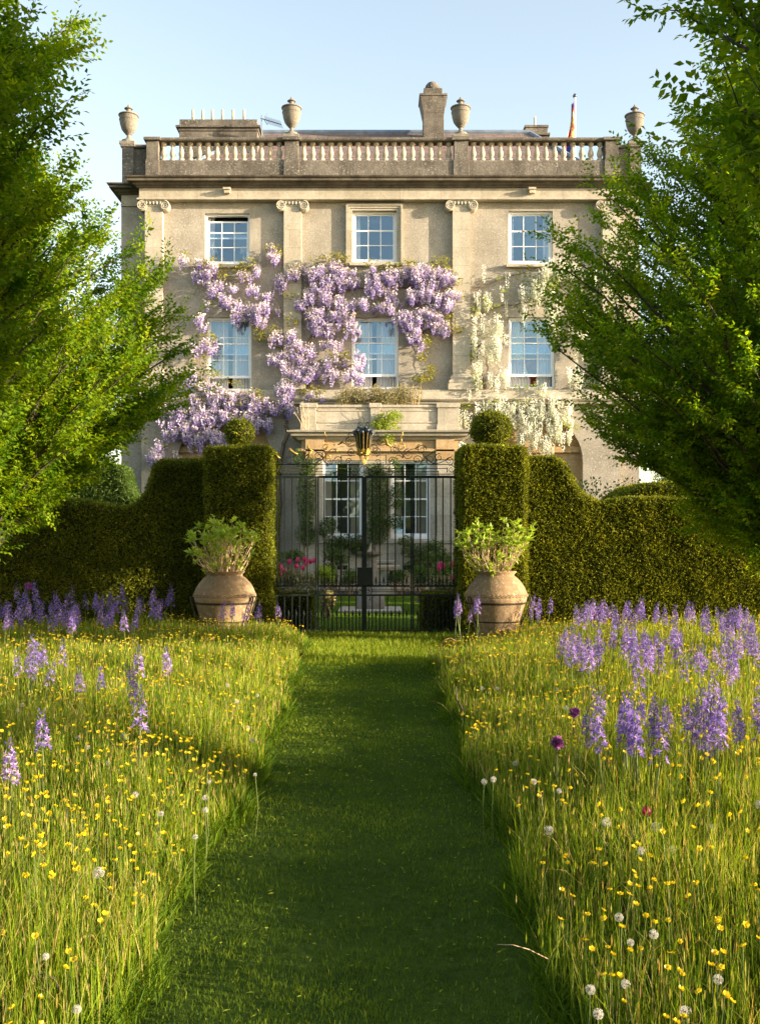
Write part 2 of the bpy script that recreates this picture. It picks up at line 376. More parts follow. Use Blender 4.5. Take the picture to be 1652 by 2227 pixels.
for cx, zc in arches:
    ar = MB(); ar.box(cx - ARCH_R - .02, cx + ARCH_R + .02, YW + 0.285, YW + 0.35, 0.5, zc + ARCH_R + .05)
    ar.box(cx - ARCH_R + .05, cx + ARCH_R - .05, YW + 0.16, YW + 0.28, Z(983, YW), Z(971, YW)); ar.build('arched_recess', M['orange_stone'], house)
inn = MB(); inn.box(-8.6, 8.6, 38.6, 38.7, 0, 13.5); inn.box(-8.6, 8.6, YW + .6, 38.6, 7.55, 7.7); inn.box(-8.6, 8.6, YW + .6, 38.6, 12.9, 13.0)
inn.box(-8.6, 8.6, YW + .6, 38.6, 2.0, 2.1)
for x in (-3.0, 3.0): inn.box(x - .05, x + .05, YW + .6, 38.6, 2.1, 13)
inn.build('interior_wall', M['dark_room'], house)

# entablature, cornice, parapet
fr = MB(); fr.sweep([(0, 13.50), (0, 13.86), (-0.35, 13.86), (-0.35, 13.50)], path_c); 
fr.sweep([(0.07, 13.42), (0.07, 13.47), (0.03, 13.50), (-0.24, 13.50), (-0.24, 13.42)], path_c[1:-1])
fr.build('frieze', M['frieze'], house)
co = MB(); co.sweep([(0, 13.83), (0.06, 13.83), (0.09, 13.88), (0.16, 13.90), (0.20, 13.96), (0.34, 13.98), (0.34, 14.05), (0.40, 14.09), (0.42, 14.13), (0.0, 14.19), (-0.5, 14.19), (-0.5, 13.83)], path_c)
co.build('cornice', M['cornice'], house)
pp = MB()
YP = YE + 0.12
path_p = [(XL + .07, 46), (XL + .07, YR + .05), (X(317, YP), YR + .05), (X(317, YP), YP), (X(1345, YP), YP), (X(1345, YP), YR + .05), (XR - .05, YR + .05), (XR - .05, 46)]
pp.sweep([(0, 14.15), (0, 14.80), (-0.04, 14.86), (-0.42, 14.86), (-0.42, 14.15)], path_p)                                                          # plinth course
pp.sweep([(0.03, 15.50), (0.06, 15.54), (0.06, 15.60), (0.0, 15.63), (-0.40, 15.63), (-0.44, 15.58), (-0.44, 15.50)], path_p)                         # coping
piers = [(317, 347), (617, 651), (985, 1019), (1313, 1345)]
for a, b in piers:
    xa, xb = X(a, YP), X(b, YP); pp.box(xa - .0, xb + .0, YP - .05, YP + .42, 14.10, 14.845); pp.box(xa + .03, xb - .03, YP - .025, YP + .38, 14.845, 15.505)
    pp.box(xa - .05, xb + .05, YP - .115, YP + .3, 15.51, 15.615)
for a, b in ((266, 291), (1368, 1393)):
    xa, xb = X(a, YR), X(b, YR); pp.box(xa, xb, YR - .03, YR + .45, 14.10, 15.505); pp.box(xa - .05, xb + .05, YR - .07, YR + .4, 15.51, 15.625)
for a, b in ((291, 318), (1344, 1368)): pp.box(X(a, YR) - .05, X(b, YR) + .05, YR + .09, YR + .4, 14.8, 15.52)
for x in (XL + .1, XR - .5): pp.box(x, x + .35, YR + .4, 46, 14.8, 15.51)
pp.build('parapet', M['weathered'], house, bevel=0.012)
bprof = [(.105, 0), (.105, .09), (.075, .09), (.06, .12), (.085, .17), (.105, .24), (.10, .30), (.07, .40), (.048, .48), (.05, .51), (.075, .53), (.075, .56), (.10, .57), (.10, .645)]
bal = MB(); bal.lathe(bprof, n=14); bme = None
bz = 14.86
for a, b, n in ((347, 617, 14), (651, 985, 17), (1019, 1313, 15)):
    for i in range(n):
        px = a + (b - a) * (i + 0.5) / n
        if bme is None:
            o = bal.build('baluster', M['baluster'], house, smooth=True, world=False); bme = o.data; shade_auto(o)
        else: o = link('baluster', bme, M['baluster'], house, world=False)
        o.location = (X(px, YP + .2), YP + .2 - YW, bz)

# pilasters with Ionic capitals
for px in (334, 636, 1003, 1329):
    w = 19.0 * 34.75 / F; cx = X(px, 34.75); zt, zb = Z(441, YE), Z(848, YE)
    p = MB(); p.box(cx - w, cx + w, YE + .03, YW + .1, zb + .52, zt)
    prof = [(0.0, zb), (.16, zb), (.16, zb + .2), (.12, zb + .22), (.14, zb + .27), (.12, zb + .33), (.06, zb + .36), (.09, zb + .42), (.07, zb + .46), (0.0, zb + .53)]
    p.sweep([(o, z) for o, z in prof], [(cx - w, YW + .05), (cx - w, YE + .03), (cx + w, YE + .03), (cx + w, YW + .05)])
    po = p.build('pilaster', M['ashlar'], house)
    c = MB(); vr = 11.0 * YE / F; zc = Z(447.5, YE)
    c.box(cx - w - .12, cx + w + .12, YE - .02, YW + .05, zt + .06, Z(433.5, YE))
    c.box(cx - w - .06, cx + w + .06, YE + .01, YW + .05, zt - .12, zt + .06)
    for s in (-1, 1):
        vx = cx + s * (w + .09)
        ring = [(vx + vr * math.cos(t), zc + vr * math.sin(t)) for t in np.linspace(0, 2 * math.pi, 20, endpoint=False)]
        c.prism(ring, YE - .035, YW - .02)
        sp = [(vx + s * -1 * vr * .92 * (1 - k / 46) * math.cos(k * .36 + 1.57), YE - .045, zc + vr * .92 * (1 - k / 46) * math.sin(k * .36 + 1.57)) for k in range(40)]
        c.tube(sp, [.03 * (1 - k / 60) for k in range(40)], 5)
    for k in range(5): c.lathe([(.0, -.06), (.035, -.04), (.045, 0), (.03, .05), (0, .07)], (cx - w * .8 + k * w * .4, YE - .02, zt - .02), 8)
    c.build('capital', M['ashlar'], po)
# string course at first floor
sc = MB()
sc.sweep([(0.0, Z(866, YE)), (0.05, Z(866, YE)), (0.05, Z(848, YE) - .004), (-.3, Z(848, YE) - .004), (-.3, Z(866, YE))], path_c[1:-1])
sc.sweep([(0, Z(879, YE)), (.03, Z(878, YE)), (.05, Z(874, YE)), (.12, Z(872, YE)), (.16, Z(869, YE)), (.16, Z(866.5, YE)), (-.24, Z(866.2, YE)), (-.24, Z(879, YE))], path_c[1:-1])
sc.build('string_course', M['ashlar'], house)

def sash_window(x0, x1, z0, z1, y, rows, cols=3, mode='shut', sill=True, style='sheer', parent=house):
    """y: plane of the glass. mode: 'shut' | 'top_down' | 'up' (lower sash raised)"""
    f = MB(); t = .07; yo = y - .05
    f.box(x0, x0 + t, yo, y + .12, z0, z1); f.box(x1 - t, x1, yo, y + .12, z0, z1); f.box(x0 + t, x1 - t, yo, y + .12, z1 - .06, z1); f.box(x0 + t, x1 - t, yo - .03, y + .12, z0, z0 + .09)
    fo = f.build('window', M['white'], parent)
    a, b, c, d = x0 + t, x1 - t, z0 + .09, z1 - .06
    hgt = d - c
    if rows == 3: mid = c + hgt * 0.655; nu, nl = 1, 2
    else: mid = c + hgt * 0.5; nu, nl = 2, 2
    ov = 0.0
    spans = [('upper', mid - .02, d, nu, y + .045), ('lower', c, mid + .02, nl, y)]
    if mode == 'top_down': spans[0] = ('upper', mid - .20, d - .16, nu, y + .045)
    if mode == 'up': sh = hgt * 0.155; spans[1] = ('lower', c + sh, mid + .02 + sh, nl, y)
    g = MB()
    for nme, lo, hi, n, yy in spans:
        s = MB(); r = .05
        s.box(a, a + r, yy, yy + .04, lo, hi); s.box(b - r, b, yy, yy + .04, lo, hi); s.box(a + r, b - r, yy, yy + .04, hi - r, hi)
        s.box(a + r, b - r, yy, yy + .04, lo, lo + (.09 if nme == 'lower' else .045))
        lo2 = lo + (.09 if nme == 'lower' else .045)
        for i in range(1, cols): xx = a + r + (b - a - 2 * r) * i / cols; s.box(xx - .013, xx + .013, yy + .004, yy + .036, lo2, hi - r)
        for i in range(1, n): zz = lo2 + (hi - r - lo2) * i / n; s.box(a + r, b - r, yy + .002, yy + .034, zz - .013, zz + .013)
        s.build('sash', M['white'], fo)
        for i in range(cols):                                   # each light of old glass sits at its own slight tilt
            for j in range(n):
                xa, xb = a + r + (b - a - 2 * r) * i / cols, a + r + (b - a - 2 * r) * (i + 1) / cols; za, zb_ = lo2 + (hi - r - lo2) * j / n, lo2 + (hi - r - lo2) * (j + 1) / n
                tx, tz = random.gauss(0, .006), random.gauss(0, .006); yy2 = yy + .018
                g.quad((xa, yy2 - tx - tz, za), (xb, yy2 + tx - tz, za), (xb, yy2 + tx + tz, zb_), (xa, yy2 - tx + tz, zb_))
    g.build('pane', M['glass'], fo)
    if sill:
        k = MB(); k.box(x0 - .09, x1 + .09, y - .34, y + .1, z0 - .11, z0 - .004); k.build('sill', M['ashlar'], fo)
    def drape(xa, xb, za, zb, yy, mat, gather=0.0):
        n = 40; v, q = [], []
        for j in range(7):
            tt = j / 6
            for i in range(n + 1):
                u = i / n; w = 1 - gather * math.sin(math.pi * min(1, tt * 1.2)) * .6
                v.append((xa + (xb - xa) * u * w, yy + .035 * math.sin(u * (xb - xa) * 62 + 1.3 * math.sin(u * 7)), zb + (za - zb) * tt))
        for j in range(6):
            for i in range(n): q.append((j * (n + 1) + i, j * (n + 1) + i + 1, (j + 1) * (n + 1) + i + 1, (j + 1) * (n + 1) + i))
        c_ = MB(); c_.add(v, q); c_.build('curtain', M[mat], fo, smooth=True, fix=False)
    if style == 'sheer':
        m_ = (a + b) / 2 - .05; drape(a, m_ - .05, c - .1, d + .1, y + .32, 'curtain'); drape(m_ + .10, b, c - .1, d + .1, y + .36, 'curtain')
    elif style == 'side': drape(a - .05, a + .20, c - .1, d + .1, y + .28, 'curtain')
    elif style == 'both': drape(a - .05, a + .16, c - .1, d + .1, y + .28, 'curtain'); drape(b - .2, b + .05, c - .1, d + .1, y + .28, 'curtain')
    elif style == 'red':
        drape(a, a + .75, c - .1, d + .1, y + .3, 'curtain', .6); drape(b - .5, b, c - .1, d + .1, y + .3, 'curtain'); drape(a, b, c - .1, c + hgt * .42, y + .5, 'red_curtain')
    elif style == 'shutter':
        sh = MB()
        for u0, u1 in ((a, a + .28), (b - .34, b)):
            sh.box(u0, u1, y + .24, y + .28, c - .05, d + .05)
            for q in range(3): zz = c + (d - c) * q / 3; sh.box(u0 + .05, u1 - .05, y + .225, y + .238, zz + .08, zz + (d - c) / 3 - .08)
        sh.build('shutter', M['shutter'], fo)
    return fo
yg = YW + .16
sash_window(*WR['a'], yg, 3, mode='top_down', style='side')
sash_window(*WR['b'], yg, 3, sill=True, style='side')
sash_window(*WR['c'], yg, 3, style='both')
sash_window(*WR['d'], yg, 4, mode='up', style='sheer')
sash_window(*WR['e'], yg, 4, mode='up', style='sheer', sill=False)
sash_window(*WR['f'], yg, 4, mode='up', style='red')
arc = MB()                                           # moulded architrave of the middle top window
x0, x1, z0, z1 = WR['b']; e0, e1, et = X(752, YW), X(876, YW), Z(445, YW)
for i, (d0, d1, pr) in enumerate(((0, .33, .07), (.33, .66, .10), (.66, 1, .14))):
    la, lb = x0 - (x0 - e0) * d0, x0 - (x0 - e0) * d1; ra, rb = x1 + (e1 - x1) * d0, x1 + (e1 - x1) * d1; ta, tb = z1 + (et - z1) * d0, z1 + (et - z1) * d1
    g_ = .012
    arc.box(lb + g_, la, YW - pr, YW + .01, z0 - .1, ta); arc.box(ra, rb - g_, YW - pr, YW + .01, z0 - .1, ta); arc.box(lb + g_, rb - g_, YW - pr - .001, YW + .012, ta, tb - g_)
arc.build('architrave', M['ashlar'], house)

# roof and chimneys
rf = MB(); zr = 18.35; ye, yb2, yr_ = 35.75, 46.8, 41.3; xl, xr = -8.35, 8.5; rx0, rx1 = -5.0, 6.15; ze = 14.30
rf.add([(xl, ye, ze), (xr, ye, ze), (xr, yb2, ze), (xl, yb2, ze), (rx0, yr_, zr), (rx1, yr_, zr)], [(0, 1, 5, 4), (1, 2, 5), (2, 3, 4, 5), (3, 0, 4)])
ro = rf.build('roof', M['slates'], house)
rd = MB(); rd.tube([(rx0, yr_, zr + .02), (rx1, yr_, zr + .02)], .13, 8)
for a, b in (((xl, ye, ze), (rx0, yr_, zr)), ((xr, ye, ze), (rx1, yr_, zr)), ((xl, yb2, ze), (rx0, yr_, zr)), ((xr, yb2, ze), (rx1, yr_, zr))): rd.tube([a, b], .10, 6)
rd.build('lead_ridge', M['lead'], ro)
YC = 39.0
ch = MB(); a, b = X(390, YC), X(560, YC)
ch.box(a, b, YC, YC + 1.4, 14.5, Z(285, YC)); ch.box(a - .04, b + .04, YC - .04, YC + 1.44, Z(285, YC), Z(279, YC)); ch.box(a - .12, b + .12, YC - .12, YC + 1.52, Z(279, YC), Z(274, YC))
ch.box(a + .01, b - .01, YC + .01, YC + 1.39, Z(274, YC), Z(259, YC))
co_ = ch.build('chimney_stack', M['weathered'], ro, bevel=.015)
for px in (420, 441, 462, 484, 507, 531):
    k = MB(); k.lathe([(.055, 0), (.055, Z(240, YC + .5) - Z(262, YC + .5)), (.03, Z(238, YC + .5) - Z(262, YC + .5))], (X(px, YC + .5), YC + .5, Z(262, YC + .5)), 8); k.build('flue_pipe', M['fluepipe'], ro, smooth=True)
YC = 40.0
ch = MB(); a, b = X(920, YC), X(965, YC); w2 = b - a
ch.box(a, b, YC, YC + w2, 14.5, Z(226, YC))
ch.add([(a - .01, YC - .01, Z(246, YC)), (b + .01, YC - .01, Z(246, YC)), (b + .01, YC + w2 + .01, Z(246, YC)), (a - .01, YC + w2 + .01, Z(246, YC)), (a - .13, YC - .13, Z(211, YC)), (b + .1, YC - .13, Z(211, YC)), (b + .1, YC + w2 + .13, Z(211, YC)), (a - .13, YC + w2 + .13, Z(211, YC))],
       [(0, 1, 5, 4), (1, 2, 6, 5), (2, 3, 7, 6), (3, 0, 4, 7), (4, 5, 6, 7), (0, 1, 2, 3)])
ch.box(a - .16, b + .13, YC - .16, YC + w2 + .16, Z(211, YC), Z(206, YC)); ch.box(a + .02, b - .06, YC + .05, YC + w2 - .05, Z(206, YC), Z(190, YC))
ch.build('chimney_stack', M['weathered'], ro, bevel=.015)
k = MB(); k.lathe([(.30, 0), (.30, .16), (.27, .26), (.18, .36), (.08, .40), (0.01, .41)], ((a + b) / 2 - .03, YC + w2 / 2, Z(191, YC)), 16); k.build('chimney_cowl', M['weathered'], ro, smooth=True)
YC = 44.0
ch = MB(); ch.box(X(1142, YC), X(1190, YC), YC, YC + .9, 14.5, Z(277, YC)); ch.box(X(1136, YC), X(1195, YC), YC - .1, YC + 1, Z(295, YC), Z(290, YC)); ch.box(X(1140, YC), X(1192, YC), YC - .04, YC + .94, Z(277, YC), Z(272, YC))
ch.build('chimney_stack', M['weathered'], ro, bevel=.01)
k = MB(); k.lathe([(.05, 0), (.05, .36), (.02, .4)], (X(1162, YC + .4), YC + .4, Z(273, YC + .4)), 8); k.build('flue_pipe', M['fluepipe'], ro)

# the bay
bx = 2.60; zt = Z(880, YB)
bw0, bw1 = (X(699, YB), X(789, YB), Z(1172, YB), Z(1000, YB)), (X(849, YB), X(935, YB), Z(1172, YB), Z(1000, YB))
bm_ = MB(); wall_with_holes(bm_, -bx + .02, bx - .02, -.1, Z(1001, YB) + .25, YB, [bw0, bw1], .2)
bm_.box(-bx + .02, -bx + .3, YB + .001, YW, -.1, 5.0); bm_.box(bx - .3, bx - .02, YB + .001, YW, -.1, 5.0)
for s in (-1, 1):
    a, b = sorted((s * 1.88, s * 2.40)); bm_.box(a, b, YB - .10, YB + .05, 1.66, 4.33)
    bm_.box(a - .05, b + .05, YB - .15, YB + .04, 1.66, 1.80)
bm_.sweep([(0, -.1), (.08, -.1), (.08, 1.55), (.13, 1.58), (.13, 1.66), (0, 1.70), (-.1, 1.70), (-.1, -.1)], [(-bx, YW), (-bx, YB), (bx, YB), (bx, YW)])
bm_.build('bay_wall', M['ashlar'], house, fix=False)
be = MB(); be.sweep([(0, 4.31), (0, 5.02), (-.3, 5.02), (-.3, 4.31)], [(-bx + .02, YW), (-bx + .02, YB - .02), (bx - .02, YB - .02), (bx - .02, YW)])
for s in (-1, 1): a, b = sorted((s * 1.84, s * 2.44)); be.box(a, b, YB - .14, YB, 4.33, 5.0)
be.sweep([(.12, 4.60), (.12, 4.66), (.06, 4.70), (0, 4.70), (0, 4.6)], [(-bx + .02, YW), (-bx + .02, YB - .02), (bx - .02, YB - .02), (bx - .02, YW)])
be.build('bay_frieze', M['orange_stone'], house)
bc = MB(); bc.sweep([(0, 4.96), (.10, 4.98), (.14, 5.05), (.30, 5.10), (.32, 5.17), (.42, 5.21), (.44, 5.26), (0, 5.33), (-.4, 5.33), (-.4, 4.96)], [(-bx, YW), (-bx, YB), (bx, YB), (bx, YW)])
bc.build('bay_cornice', M['frieze'], house)
bp_ = MB(); ppth = [(-bx + .05, YW), (-bx + .05, YB + .08), (bx - .05, YB + .08), (bx - .05, YW)]
bp_.sweep([(0.02, 5.28), (.02, 5.48), (0, 5.52), (0, 6.04), (.05, 6.07), (.05, 6.15), (-.3, 6.18), (-.3, 5.28)], ppth)
for a, b in ((655, 687), (805, 826), (951, 997)):
    bp_.box(X(a, YB), X(b, YB), YB + .0, YB + .2, 5.30, 6.045); bp_.box(X(a, YB) - .04, X(b, YB) + .04, YB - .04, YB + .3, 6.05, 6.20); bp_.box(X(a, YB) - .03, X(b, YB) + .03, YB - .03, YB + .2, 5.29, 5.5)
for a, b in ((690, 802), (830, 948)):
    xa, xb = X(a, YB), X(b, YB); bp_.box(xa, xb, YB + .055, YB + .1, 5.55, 5.60); bp_.box(xa, xb, YB + .055, YB + .1, 5.94, 5.99)
bp_.build('bay_parapet', M['frieze'], house, bevel=.01)
br_ = MB(); br_.box(-bx + .1, bx - .1, YB + .2, YW - .02, 5.25, 5.42); br_.build('bay_roof', M['lead'], house)
sash_window(*bw0, YB + .10, 4, sill=False, style='shutter'); sash_window(*bw1, YB + .10, 4, sill=False, style='shutter')
for px in (901, 1078):                               # air bricks in the plinth
    v = MB(); a = X(px / 1.0, YB)
for u in (638, 1080):
    px = (650 + u / 2.5415) / 1.2107; v = MB(); cx = X(px, YB); zc = Z((1050 + 1128 / 2.5415) / 1.2107, YB)
    v.box(cx - .17, cx + .17, YB - .088, YB - .07, zc - .07, zc + .07)
    for q in range(5): v.box(cx - .15, cx + .15, YB - .094, YB - .089, zc - .055 + q * .026, zc - .041 + q * .026)
    v.build('air_vent', M['iron'], house)
dp = MB(); dp.tube([(bx + .12, YW - .2, 6.2), (bx + .12, YW - .2, .1)], .06, 10)
for zz in (5.6, 4.2, 2.4): dp.tube([(bx + .12, YW - .2, zz), (bx + .12, YW - .2, zz + .08)], .085, 10)
dp.tube([(bx + .02, YB + .5, 4.98), (bx + .3, YB + .55, 4.85), (bx + .34, YB + .8, 4.5), (bx + .2, YB + 1.2, 4.2)], .045, 8)
dp.build('downpipe', M['downpipe'], house)

# things on the house -----------------------------------------------------------
uprof = [(.0, .0), (.30, .0), (.30, .10), (.20, .12), (.16, .17), (.10, .22), (.075, .30), (.085, .36), (.14, .39), (.13, .41), (.20, .46), (.30, .60), (.36, .80), (.385, .98), (.40, .99), (.40, 1.03), (.375, 1.04), (.385, 1.16),
         (.43, 1.18), (.43, 1.22), (.36, 1.245), (.20, 1.29), (.12, 1.34), (.09, 1.42), (.10, 1.46), (.18, 1.49), (.18, 1.51), (.10, 1.56), (.05, 1.62), (.02, 1.68), (.0, 1.69)]
ulab = ['stone urn with lid on the corner pier nearest the left hand trees', 'stone urn on the parapet pier beside the television aerial', 'stone urn on the parapet pier beside the tall square chimney', 'stone urn on the corner pier past the flagpole']
ume = None
for (px, yy), lb in zip(((280, YR + .2), (634, YP + .16), (1001, YP + .16), (1379, YR + .2)), ulab):
    r = tag(empty('stone_urn', (X(px, yy), yy, 15.62)), lb, 'urn', 'lidded stone urns along the parapet')
    u_ = MB(); sc_ = .82
    if ume is None:
        u_.lathe([(a * sc_, b * sc_ + .1) for a, b in uprof[:21]], n=26); o1 = u_.build('bowl', M['urn'], r, smooth=True, world=False); shade_auto(o1, .7)
        u2 = MB(); u2.lathe([(a * sc_, b * sc_ + .1) for a, b in uprof[20:]], n=22); o2 = u2.build('lid', M['urn'], r, smooth=True, world=False); shade_auto(o2, .7)
        u3 = MB(); u3.box(-.27, .27, -.27, .27, 0, .1); o3 = u3.build('plinth', M['urn'], r, world=False); ume = (o1.data, o2.data, o3.data)
    else:
        for nm, me in zip(('bowl', 'lid', 'plinth'), ume): link(nm, me, M['urn'], r, world=False)
# television aerial
ya = 38.5; t = tag(empty('tv_aerial', (X(569, ya), ya, 15.5)), 'comb shaped television aerial beside the wide chimney', 'aerial')
k = MB(); k.tube([(X(569, ya), ya, 15.5), (X(569, ya), ya, Z(250, ya))], .02, 6); k.build('mast', M['steel'], t)
k = MB(); A_, B_ = Vector(P(569, 258, ya)), Vector(P(612, 271, ya)); k.tube([A_ - (B_ - A_) * .05, B_], .018, 5)
for i in range(12):
    q = A_ + (B_ - A_) * (.25 + .75 * i / 11); k.tube([q + Vector((-.05, -.12, .10)), q + Vector((.05, .12, -.10))], .009, 4)
for s in (-1, 1): k.tube([A_ + (B_ - A_) * .12, A_ + (B_ - A_) * .3 + Vector((0, 0, .22 * s + .05))], .012, 4)
k.build('boom', M['steel'], t)
# flag
yf = 44.5; t = tag(empty('flagpole', (X(1249, yf), yf, 14.5)), 'white flagpole with limp red blue and gold flag behind the balustrade', 'flagpole')
k = MB(); k.tube([(X(1249, yf), yf, 14.5), (X(1249, yf), yf, Z(212, yf))], .05, 8); k.build('pole', M['white'], t, smooth=True)
k = MB(); k.lathe([(.0, 0), (.08, .03), (.1, .09), (.06, .15), (.02, .2)], (X(1249, yf), yf, Z(213, yf)), 10); k.build('finial', M['steel'], t, smooth=True)
def flagmat():
    m, nt, ns, ls = nodes('flag_cloth'); b = nd(ns, 'ShaderNodeBsdfPrincipled', Roughness=.8); o = ns.new('ShaderNodeOutputMaterial'); ls.new(b.outputs[0], o.inputs[0])
    n = noise(ns, ls, 1.6, 2, .5); r = ramp(ns, ls, n.outputs[0], [(.30, (.02, .07, .35)), (.44, (.60, .04, .04)), (.52, (.70, .42, .05)), (.58, (.75, .72, .70)), (.64, (.60, .04, .04))]); r.color_ramp.interpolation = 'CONSTANT'
    ls.new(r.outputs[0], b.inputs['Base Color']); return m
fv, fq = [], []
for j in range(24):
    tt = j / 23
    for i in range(9):
        u = i / 8; wdt = .12 + .30 * tt
        fv.append((X(1249, yf) - .03 - wdt * u * (1 - .25 * math.sin(tt * 6)), yf - .05 + .11 * math.sin(u * 9 + tt * 3), Z(226, yf) - tt * 2.3 - .25 * u * tt))
for j in range(23):
    for i in range(8): fq.append((j * 9 + i, j * 9 + i + 1, j * 9 + i + 10, j * 9 + i + 9))
k = MB(); k.add(fv, fq); k.build('flag', flagmat(), t, smooth=True, fix=False)
# floodlights under the cornice
for px, lb in ((599 / 1.2107, 'small stone coloured floodlight under the cornice above the aerial side window'), (1398 / 1.2107, 'small floodlight under the cornice above the window beside the flagpole')):
    t = tag(empty('floodlight', (X(px, YE), YE, Z(416, YE))), lb, 'floodlight', 'floodlights under the cornice')
    k = MB(); cx, zc = X(px, YE), Z(415, YE); k.box(cx - .13, cx + .13, YE - .22, YE, zc - .02, zc + .06); k.build('bracket', M['baluster'], t, bevel=.01)
    k = MB(); k.box(cx - .10, cx + .11, YE - .18, YE - .02, zc - .13, zc - .022); k.build('lamp_head', M['baluster'], t, bevel=.015)
# two table lamps behind the top floor window
for px, lb in ((525, 'pale cone shaded table lamp just inside the curtain of the top floor window'), (642, 'pale cone shaded table lamp on the far side of the top floor window')):
    px = (500 + (px if px != 642 else 1175) / 8.26) / 1.2107; yy = YW + .9
    t = tag(empty('table_lamp', (X(px, yy), yy, Z(575, yy))), lb, 'lamp', 'table lamps behind the top floor window')
    k = MB(); z0 = Z(552, yy); k.lathe([(.16, 0), (.155, .01), (.085, .24), (.08, .24)], (X(px, yy), yy, z0), 18); k.build('lamp_shade', M['shade'], t, smooth=True)
    k = MB(); k.lathe([(.09, -.32), (.09, -.30), (.03, -.26), (.05, -.14), (.02, -.03), (.02, .05)], (X(px, yy), yy, z0), 12); k.build('lamp_base', M['shade'], t, smooth=True)

# ---------------------------------------------------------------- wisteria and climbers
def z3(u, v, k=2.2027, ox=400, oy=650): return ((ox + u / k) / 1.2107, (oy + v / k) / 1.2107)
def racemes(nb, ells, y, dens, ln, wd, npet, psz, out, tlo, thi, yfun=None):
    for (px, py, rx, ry) in ells:
        area = math.pi * rx * ry * (y / F) ** 2
        n = max(1, rng.poisson(dens * area))
        a = rng.random(n) * 2 * np.pi; r = np.sqrt(rng.random(n))
        cx = X(px + rx * r * np.cos(a), y); cz = H - (py + ry * r * np.sin(a) - YH) * y / F
        yy = y - out * (0.2 + rng.random(n))
        L = ln * (0.6 + 0.7 * rng.random(n)); 
        for i in range(n):
            m = int(npet * (0.7 + .5 * rng.random())); t = rng.random(m) ** 0.8
            rad = wd * (1 - t) ** 0.6 * (0.5 + .5 * rng.random(m)) * (0.7 + .5 * rng.random())
            b = rng.random(m) * 2 * np.pi
            pos = np.stack([cx[i] + rad * np.cos(b), yy[i] + rad * np.sin(b), cz[i] - (t - .5) * L[i]], 1)
            d = norm(np.stack([np.cos(b), np.sin(b), -.3 + .5 * rng.normal(size=m)], 1) + .4 * rng.normal(size=(m, 3)))
            V, f = leaves(pos, d, unit_rand(m), psz * (0.7 + .6 * rng.random(m)), psz * .45, .2)
            tint = np.clip(tlo + (thi - tlo) * (1 - t) + .15 * rng.normal(size=m) + .12 * rng.normal(), 0, 1)
            nb.add(V, f, 0, np.repeat(tint, 4))
def leafpatch(nb, ells, y, dens, size, out, tlo=0, thi=1, droop=.3, mi=0):
    for (px, py, rx, ry) in ells:
        area = math.pi * rx * ry * (y / F) ** 2; n = max(3, int(dens * area))
        a = rng.random(n) * 2 * np.pi; r = np.sqrt(rng.random(n))
        pos = np.stack([X(px + rx * r * np.cos(a), y), y - out * rng.random(n) - .02, H - (py + ry * r * np.sin(a) - YH) * y / F], 1)
        d = norm(np.stack([rng.normal(size=n), -.5 - rng.random(n), -droop + .6 * rng.normal(size=n)], 1))
        V, f = leaves(pos, d, norm(np.array([0, -.6, .8]) + .5 * rng.normal(size=(n, 3))), size * (.6 + .8 * rng.random(n)), size * .22, .3)
        nb.add(V, f, mi, np.repeat(np.clip(tlo + (thi - tlo) * rng.random(n), 0, 1), 4))
def E3(lst, k=2.2027, ox=400, oy=650):
    r = []
    for u, v, a, b in lst: p = z3(u, v, k, ox, oy); r.append((p[0], p[1], a / k / 1.2107, b / k / 1.2107))
    return r
purple3 = [(200,95,35,30),(320,150,65,45),(300,180,50,30),(350,230,20,15),(410,240,30,25),(480,240,25,30),(555,190,40,30),(610,150,30,30),(590,280,25,25),(355,275,20,25),(430,335,45,30),(345,345,20,25),(500,355,30,22),(540,410,100,32),(600,380,60,25),(640,440,30,25),(680,300,25,20),(660,370,45,28),(750,210,35,40),(700,60,35,45),(740,370,15,20),
 (840,160,60,35),(960,180,60,45),(1060,130,40,40),(1130,200,90,55),(1050,230,60,35),(940,290,80,42),(1010,330,40,30),(1120,340,60,42),(1280,180,40,40),(1300,250,65,40),(1400,210,40,30),(1490,160,50,40),(1600,200,80,55),(1380,290,30,25),(1230,350,22,25),(1320,350,45,35),(1410,360,50,28),(1520,300,50,26),(1600,290,40,26),(950,410,65,40),(1100,420,70,36),(1000,480,95,42),(1160,500,55,42),(1480,440,85,45),(1600,420,70,55),(1530,530,45,36),(860,350,22,25),
 (810,550,55,40),(720,540,40,35),(890,600,50,32),(1050,590,65,28),(1060,670,75,36),(980,700,55,26),(870,650,80,34),(740,660,55,28),(790,710,40,28),(1195,670,36,36),(1170,760,55,32),(1040,765,40,30),(890,750,65,45),(820,780,55,52),(770,850,52,45),(760,940,62,45),(950,880,50,22),(640,930,90,34),(560,950,75,42),(430,930,75,50),(270,960,45,52),(170,980,45,45),(130,1090,48,36),(280,1110,85,40),(260,1160,35,36),(340,1100,75,32),(80,1160,38,26),(30,1230,45,40),(680,1040,38,30),(600,1050,18,26),(350,840,75,30),(220,820,36,24),(250,760,36,28),(280,600,36,52),(350,580,32,36),(300,470,20,36),(290,430,28,18),(150,1230,36,22),(500,1000,110,36),(350,1000,110,46),(200,1050,90,46),(100,1000,60,56),(600,1000,70,36),(420,1130,60,28),(330,890,90,30),(520,880,80,26)]
purple4 = [(70,190,60,45),(180,170,45,40),(260,180,75,60),(370,190,65,45),(300,230,28,28),(200,300,55,26),(370,330,55,45),(430,300,45,26),(260,420,95,45),(360,480,55,36),(200,530,45,34),(150,450,45,36),(280,280,26,26),(230,590,14,22)]
wist = tag(empty('purple_wisteria', (X(590, YW), YW - .15, 0)), 'lilac flowered wisteria climbing around the windows left of the bare pilaster', 'wisteria')
